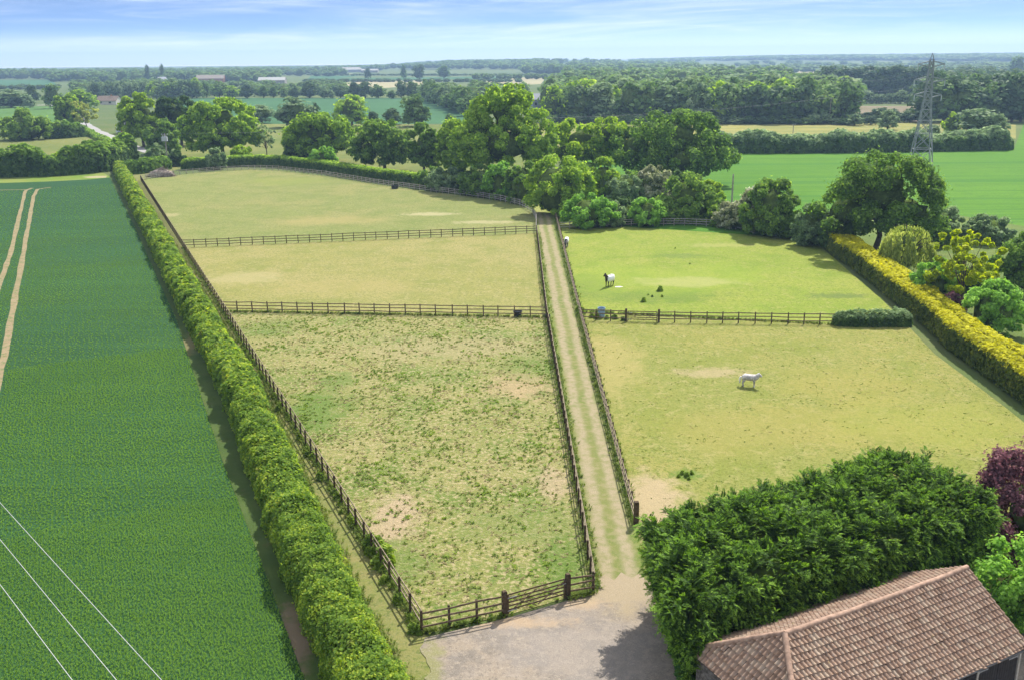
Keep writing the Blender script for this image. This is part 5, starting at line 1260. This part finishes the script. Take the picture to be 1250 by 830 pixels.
mass('woodland', 'hazy tree belts across the middle distance', [(400, 640, 86, 87.5, 110, (11, 16), (18, 30)), (540, 660, 82, 85.5, 150, (12, 18), (24, 40)), (490, 660, 80, 82, 120, (12, 17), (30, 50)), (300, 500, 83, 85.5, 130, (9, 14), (24, 40)), (575, 640, 112, 130, 30, (9, 12), (11, 15)), (575, 700, 96, 98, 30, (6, 10), (10, 16))], 503, 'far')
mass('woodland', 'blue wooded ridge along the right horizon', [(770, 1300, 76.0, 78.5, 420, (12, 17), (40, 70)), (820, 1300, 73.6, 75.5, 420, (11, 16), (50, 90)), (900, 1300, 80, 90, 170, (8, 14), (22, 36)), (960, 1300, 71.8, 73, 200, (12, 16), (70, 130))], 504, 'far', 1.9, 60)
mass('field_hedges', 'thin hedge lines between the far fields', [(375, 640, 92.3, 92.9, 150, (2.5, 4), (7, 12)), (372, 640, 100.2, 100.9, 150, (3, 5), (6, 10)), (1150, 1215, 91.5, 92, 60, (3, 5), (8, 12)), (-40, 75, 109, 110, 40, (4, 6), (8, 11))], 505, 'fardark', 2.4, 40)

# ------------------------------------------------------------------ crop leaves and grass tussocks
def inside(P, poly):
    x, y = P[:, 0], P[:, 1]; c = np.zeros(len(P), bool); n = len(poly)
    for i in range(n):
        x1, y1 = poly[i]; x2, y2 = poly[(i+1) % n]
        c ^= ((y1 > y) != (y2 > y)) & (x < (x2 - x1) * (y - y1) / (y2 - y1 + 1e-12) + x1)
    return c
def in_view(P, mx=60):
    c = (np.column_stack([P, np.zeros(len(P))]) - np.array([0, 0, CAM_H])) @ _M
    X = 625 + F_PX * c[:, 0] / -c[:, 2]; Y = 415 - F_PX * c[:, 1] / -c[:, 2]
    return (X > -mx) & (X < 1250 + mx) & (Y < 830 + mx)
def blades(rng, P, hgt, wid, k, lean=.35):
    n = len(P); Q = []
    for _ in range(k):
        a = rng.uniform(0, 6.28, n); d = np.stack([np.cos(a), np.sin(a), np.zeros(n)], 1); s = np.stack([-np.sin(a), np.cos(a), np.zeros(n)], 1)
        h = (hgt * rng.uniform(.6, 1.25, n))[:, None]; l = (rng.uniform(.2, 1, n) * lean)[:, None] * h; w = (wid * rng.uniform(.7, 1.3, n))[:, None]
        b = np.column_stack([P, np.full(n, .03)]) + d * rng.uniform(0, .06, (n, 1)); mid = b + d * l * .4 + np.array([0, 0, 1.0]) * h * .7; tip = b + d * l * 1.6 + np.array([0, 0, 1.0]) * h * .95
        Q.append(np.stack([b, mid - s * w, tip, mid + s * w], 1))
    return np.concatenate(Q)
rng = np.random.default_rng(77)
rd = -unit(rowdir[None])[0]; rn = np.array([-rd[1], rd[0]]); o0 = gp(372, 830)[:2]
Qs = []
for (d0, d1, sp, st, hgt, wid, k) in ((34, 62, .17, .13, .11, .017, 6), (62, 100, .24, .22, .11, .03, 5), (100, 150, .45, .45, .11, .055, 4), (150, 250, .8, .9, .11, .09, 4)):
    U, V = np.meshgrid(np.arange(-40, 260, st), np.arange(-6, 110, sp)); U = U.ravel(); V = V.ravel()
    P = o0 + rd * (U + rng.normal(0, st*.35, len(U)))[:, None] + rn * (V + rng.normal(0, sp*.26, len(V)))[:, None]
    D = np.hypot(P[:, 0], P[:, 1]); P = P[(D >= d0) & (D < d1)]; P = P[in_view(P)]; P = P[inside(P, CROP_PTS)]
    for pl in ([(62, 229), (46, 231), (41, 240), (33, 285), (22, 345), (8, 420), (-10, 500)], [(40, 230), (31, 233), (27, 250), (14, 305), (-6, 365), (-40, 450)]):
        L = np.array(XC(*pl)); dm = np.full(len(P), 9.)
        for a, b in zip(L[:-1], L[1:]):
            t = np.clip(((P - a) @ (b - a)) / ((b - a) @ (b - a)), 0, 1); dm = np.minimum(dm, np.linalg.norm(P - a - t[:, None] * (b - a), axis=1))
        P = P[dm > rng.uniform(.3, .75, len(P))]
    Qs.append(blades(rng, P, hgt, wid, k))
m = MB(); m.quads(np.concatenate(Qs)); tag(m.build('crop', LEAF['crop']), 'young dark green cereal crop in drilled rows', 'crop', None, 'stuff')
pad = [tuple(p[:2]) for p in (cornerL, E1, E2, laneL0, gB, gA)]
def scatter(poly, dens, rng, lo=(-60, 30), hi=(45, 130)):
    n = int((hi[0]-lo[0]) * (hi[1]-lo[1]) * dens); P = rng.uniform(lo, hi, (n, 2)); P = P[inside(P, poly)]; return P[in_view(P)]
def _nz(off):
    return lambda x, y: np.array([2.2 * mnoise.noise(Vector((a * .55, b * .55, off))) + .8 * mnoise.noise(Vector((a * 1.6, b * 1.6, off + 5))) for a, b in zip(np.ravel(x), np.ravel(y))])
nzp = _nz(1.7); nzq = _nz(8.3)
P = scatter(pad, 4.2, rng); f = nzp(P[:, 0]*.8, P[:, 1]*.8) + nzq(P[:, 0]*2.3, P[:, 1]*2.3); Pg = P[f + rng.normal(0, .35, len(P)) > .25]
Ps = scatter(pad, 5.0, rng); Ps = Ps[(nzq(Ps[:, 0]*1.1, Ps[:, 1]*1.1) + rng.normal(0, .4, len(Ps))) > .2]
Pw = scatter(pad, 3.0, rng); gw = nzp(Pw[:, 0]*.45 + 9, Pw[:, 1]*.45) + .8 * nzq(Pw[:, 0]*1.7, Pw[:, 1]*1.7 + 4); Pw = Pw[gw + rng.normal(0, .25, len(Pw)) > .78]
Pw = np.concatenate([Pw + rng.normal(0, .1, Pw.shape) for _ in range(2)])
m = MB(); m.quads(blades(rng, Pw, .13, .034, 7, 1.0), 2); m.quads(blades(rng, Pg, .1, .036, 7, 1.2), 0); m.quads(blades(rng, Ps, .055, .04, 6, 2.2), 1)
tag(m.build('grass', [LEAF['turf'], LEAF['straw'], LEAF['weed']]), 'tussocks of green and straw-coloured grass in the near left paddock', 'grass', None, 'stuff')
pad2 = [tuple(p[:2]) for p in [D1, G2] + hb[3:]] + [(42, 50), (26, 46), (7.4, 46), tuple(D0[:2])]
P = scatter(pad2, 3.0, rng, (7, 46), (62, 108)); P = P[(nzq(P[:, 0]*.9, P[:, 1]*.9) + rng.normal(0, .5, len(P))) > .25]
m = MB(); m.quads(blades(rng, P[::2], .07, .03, 5, 1.4), 0); m.quads(blades(rng, P[1::2], .05, .035, 4, 2.0), 1)
tag(m.build('grass', [LEAF['turf'], LEAF['straw']]), 'short grazed tufts in the yellowing paddock on the right', 'grass', None, 'stuff')
# longer grass along hedge foot, fences and lane edges
def along(a, b, w, n, rng): 
    t = rng.uniform(0, 1, n)[:, None]; a = np.array(a[:2]); b = np.array(b[:2]); d = b - a; d = d / np.linalg.norm(d); q = np.array([-d[1], d[0]])
    return a + (b[None] - a) * t + q * rng.normal(0, w, (n, 1))
G = [along(hr[i], hr[i+1], .2, int(np.linalg.norm(hr[i+1]-hr[i]) * 22), rng) + np.array([-.75, 0]) for i in range(len(hr)-1)]
G += [along(cornerL, E1, .18, 1500, rng), along(E1, F1, .2, 600, rng), along(laneL0, E2, .2, 1300, rng) + np.array([.2, 0]), along(D0, D1, .2, 1100, rng), along(D1, D2, .25, 600, rng), along(E2, F2, .25, 500, rng) + np.array([.2, 0]), along(E1, E2, .15, 700, rng), along(D1, G2, .15, 500, rng), along(cornerL, gA, .12, 120, rng), along(gB, laneL0, .15, 140, rng)]
m = MB(); m.quads(blades(rng, np.concatenate(G), .24, .028, 8, .8), 0)
tag(m.build('grass', [LEAF['turf']]), 'rank grass growing along the fence lines and the hedge foot', 'grass', None, 'stuff')

# ------------------------------------------------------------------ air, light, camera
m = MB(); m.box((0, 3500, 44), (15200, 8400, 92)); hz = m.build('haze', None if False else bpy.data.materials.new('haze_air'))
hz['kind'] = 'stuff'; hz['label'] = 'pale summer haze over the fields and woods'; hz['category'] = 'haze'
hm = hz.data.materials[0]; hm.use_nodes = True; nt = hm.node_tree; nt.nodes.clear()
vo = nt.nodes.new('ShaderNodeVolumePrincipled'); vo.inputs['Color'].default_value = (.46, .68, 1, 1); vo.inputs['Density'].default_value = 1.9e-4; vo.inputs['Anisotropy'].default_value = .2
mo = nt.nodes.new('ShaderNodeOutputMaterial'); nt.links.new(vo.outputs[0], mo.inputs['Volume'])
hz.visible_shadow = True

SUN_EL, SUN_AZ = rad(48), rad(28)
w = bpy.data.worlds.new('World'); SC.world = w; w.use_nodes = True; nt = w.node_tree; nt.nodes.clear()
sky = nt.nodes.new('ShaderNodeTexSky'); sky.sky_type = 'NISHITA'; sky.sun_disc = False; sky.sun_elevation = SUN_EL; sky.sun_rotation = SUN_AZ
sky.air_density = 1.0; sky.dust_density = .25; sky.ozone_density = 1.6
def wn(t, **k):
    n = nt.nodes.new(t)
    for a, b in k.items(): setattr(n, a, b)
    return n
tc = wn('ShaderNodeTexCoord'); sx = wn('ShaderNodeSeparateXYZ'); nt.links.new(tc.outputs['Generated'], sx.inputs[0])
def mth(op, a, b=0.0):
    n = wn('ShaderNodeMath', operation=op)
    for i, v in enumerate((a, b)):
        if hasattr(v, 'node'): nt.links.new(v, n.inputs[i])
        else: n.inputs[i].default_value = v
    return n.outputs[0]
lz = wn('ShaderNodeCombineXYZ'); nt.links.new(sx.outputs[0], lz.inputs[0]); nt.links.new(sx.outputs[1], lz.inputs[1]); nt.links.new(mth('ADD', mth('MULTIPLY', sx.outputs[2], 6.0), .03), lz.inputs[2])
nv = wn('ShaderNodeVectorMath', operation='NORMALIZE'); nt.links.new(lz.outputs[0], nv.inputs[0]); nt.links.new(nv.outputs[0], sky.inputs[0])
zc = mth('ADD', mth('MAXIMUM', sx.outputs[2], 0.0), .045)
cx = wn('ShaderNodeCombineXYZ'); nt.links.new(mth('DIVIDE', sx.outputs[0], zc), cx.inputs[0]); nt.links.new(mth('DIVIDE', sx.outputs[1], zc), cx.inputs[1])
def cloud(rot, sc, nscale, lo, hi, det=7):
    mp = wn('ShaderNodeMapping'); mp.inputs['Rotation'].default_value = (0, 0, rot); mp.inputs['Scale'].default_value = (*sc, 1); nt.links.new(cx.outputs[0], mp.inputs[0])
    nz = wn('ShaderNodeTexNoise'); nt.links.new(mp.outputs[0], nz.inputs[0]); nz.inputs['Scale'].default_value = nscale; nz.inputs['Detail'].default_value = det; nz.inputs['Roughness'].default_value = .6; nz.inputs['Distortion'].default_value = .5
    r = wn('ShaderNodeMapRange', interpolation_type='SMOOTHSTEP'); nt.links.new(nz.outputs[0], r.inputs[0]); r.inputs[1].default_value = lo; r.inputs[2].default_value = hi
    return r.outputs[0]
def wisp(kx, kz, sh, scale, lo, hi, off, det=6):
    c3 = wn('ShaderNodeCombineXYZ'); nt.links.new(mth('MULTIPLY', sx.outputs[0], kx), c3.inputs[0]); nt.links.new(mth('ADD', mth('MULTIPLY', sx.outputs[1], kx), off), c3.inputs[1])
    nt.links.new(mth('SUBTRACT', mth('MULTIPLY', sx.outputs[2], kz), mth('MULTIPLY', sx.outputs[0], sh)), c3.inputs[2])
    nz = wn('ShaderNodeTexNoise'); nt.links.new(c3.outputs[0], nz.inputs[0]); nz.inputs['Scale'].default_value = scale; nz.inputs['Detail'].default_value = det; nz.inputs['Roughness'].default_value = .58; nz.inputs['Distortion'].default_value = .6
    r = wn('ShaderNodeMapRange', interpolation_type='SMOOTHSTEP'); nt.links.new(nz.outputs[0], r.inputs[0]); r.inputs[1].default_value = lo; r.inputs[2].default_value = hi; return r.outputs[0]
f = mth('ADD', mth('MULTIPLY', wisp(2.2, 26, 1.3, 1.2, .4, .8, 3.1), .7), mth('MULTIPLY', wisp(4.0, 60, -2.0, 1.6, .44, .86, 9.4, 8), .3))
ov = wn('ShaderNodeMapRange', interpolation_type='SMOOTHSTEP'); nt.links.new(sx.outputs[2], ov.inputs[0]); ov.inputs[1].default_value = .1; ov.inputs[2].default_value = .42; ov.inputs[4].default_value = .62
hzr = wn('ShaderNodeMapRange', interpolation_type='SMOOTHSTEP'); nt.links.new(sx.outputs[2], hzr.inputs[0]); hzr.inputs[1].default_value = .032; hzr.inputs[2].default_value = -.004; hzr.inputs[4].default_value = .75
f = mth('MAXIMUM', f, hzr.outputs[0])    # veil of thin cloud low over the horizon
f = mth('MAXIMUM', f, ov.outputs[0])     # unseen bright cloud overhead, added to fill the shadows
tint = wn('ShaderNodeMix', data_type='RGBA', blend_type='MULTIPLY'); tint.inputs[0].default_value = 1; nt.links.new(sky.outputs[0], tint.inputs[6]); tint.inputs[7].default_value = (.86, .955, 1.15, 1)
mx = wn('ShaderNodeMix', data_type='RGBA'); nt.links.new(mth('MINIMUM', f, .92), mx.inputs[0]); nt.links.new(tint.outputs[2], mx.inputs[6]); mx.inputs[7].default_value = (10.5, 10.9, 11.5, 1)
bg = wn('ShaderNodeBackground'); nt.links.new(mx.outputs[2], bg.inputs[0]); bg.inputs[1].default_value = .08
ow = wn('ShaderNodeOutputWorld'); nt.links.new(bg.outputs[0], ow.inputs[0])
sl = bpy.data.lights.new('sun', 'SUN'); sl.energy = 4.8; sl.angle = rad(.53); sl.color = (1, .95, .86)
so = bpy.data.objects.new('sun', sl); COL.objects.link(so)
sd = Vector((math.sin(SUN_AZ)*math.cos(SUN_EL), math.cos(SUN_AZ)*math.cos(SUN_EL), math.sin(SUN_EL)))
so.rotation_euler = sd.to_track_quat('Z', 'Y').to_euler(); so.location = (30, 40, 60)

cam = bpy.data.cameras.new('camera'); co = bpy.data.objects.new('camera', cam); COL.objects.link(co)
cam.sensor_width = 36; cam.lens = 36 * F_PX / 1250; cam.clip_start = .5; cam.clip_end = 20000
co.matrix_world = Matrix.Translation((0, 0, CAM_H)) @ Matrix.Rotation(math.pi/2 - PITCH, 4, 'X') @ Matrix.Rotation(ROLL, 4, 'Z')
SC.camera = co
SC.view_settings.view_transform = 'Standard'; SC.view_settings.look = 'None'; SC.view_settings.exposure = .7; SC.view_settings.gamma = 1
SC.render.engine = 'CYCLES'; cy = SC.cycles
cy.max_bounces = 5; cy.diffuse_bounces = 3; cy.glossy_bounces = 2; cy.transmission_bounces = 3; cy.volume_bounces = 0; cy.transparent_max_bounces = 4
cy.use_denoising = True; cy.denoiser = 'OPENIMAGEDENOISE'; cy.denoising_input_passes = 'RGB_ALBEDO_NORMAL'
cy.use_adaptive_sampling = True; cy.adaptive_threshold = .02; cy.sample_clamp_indirect = 6
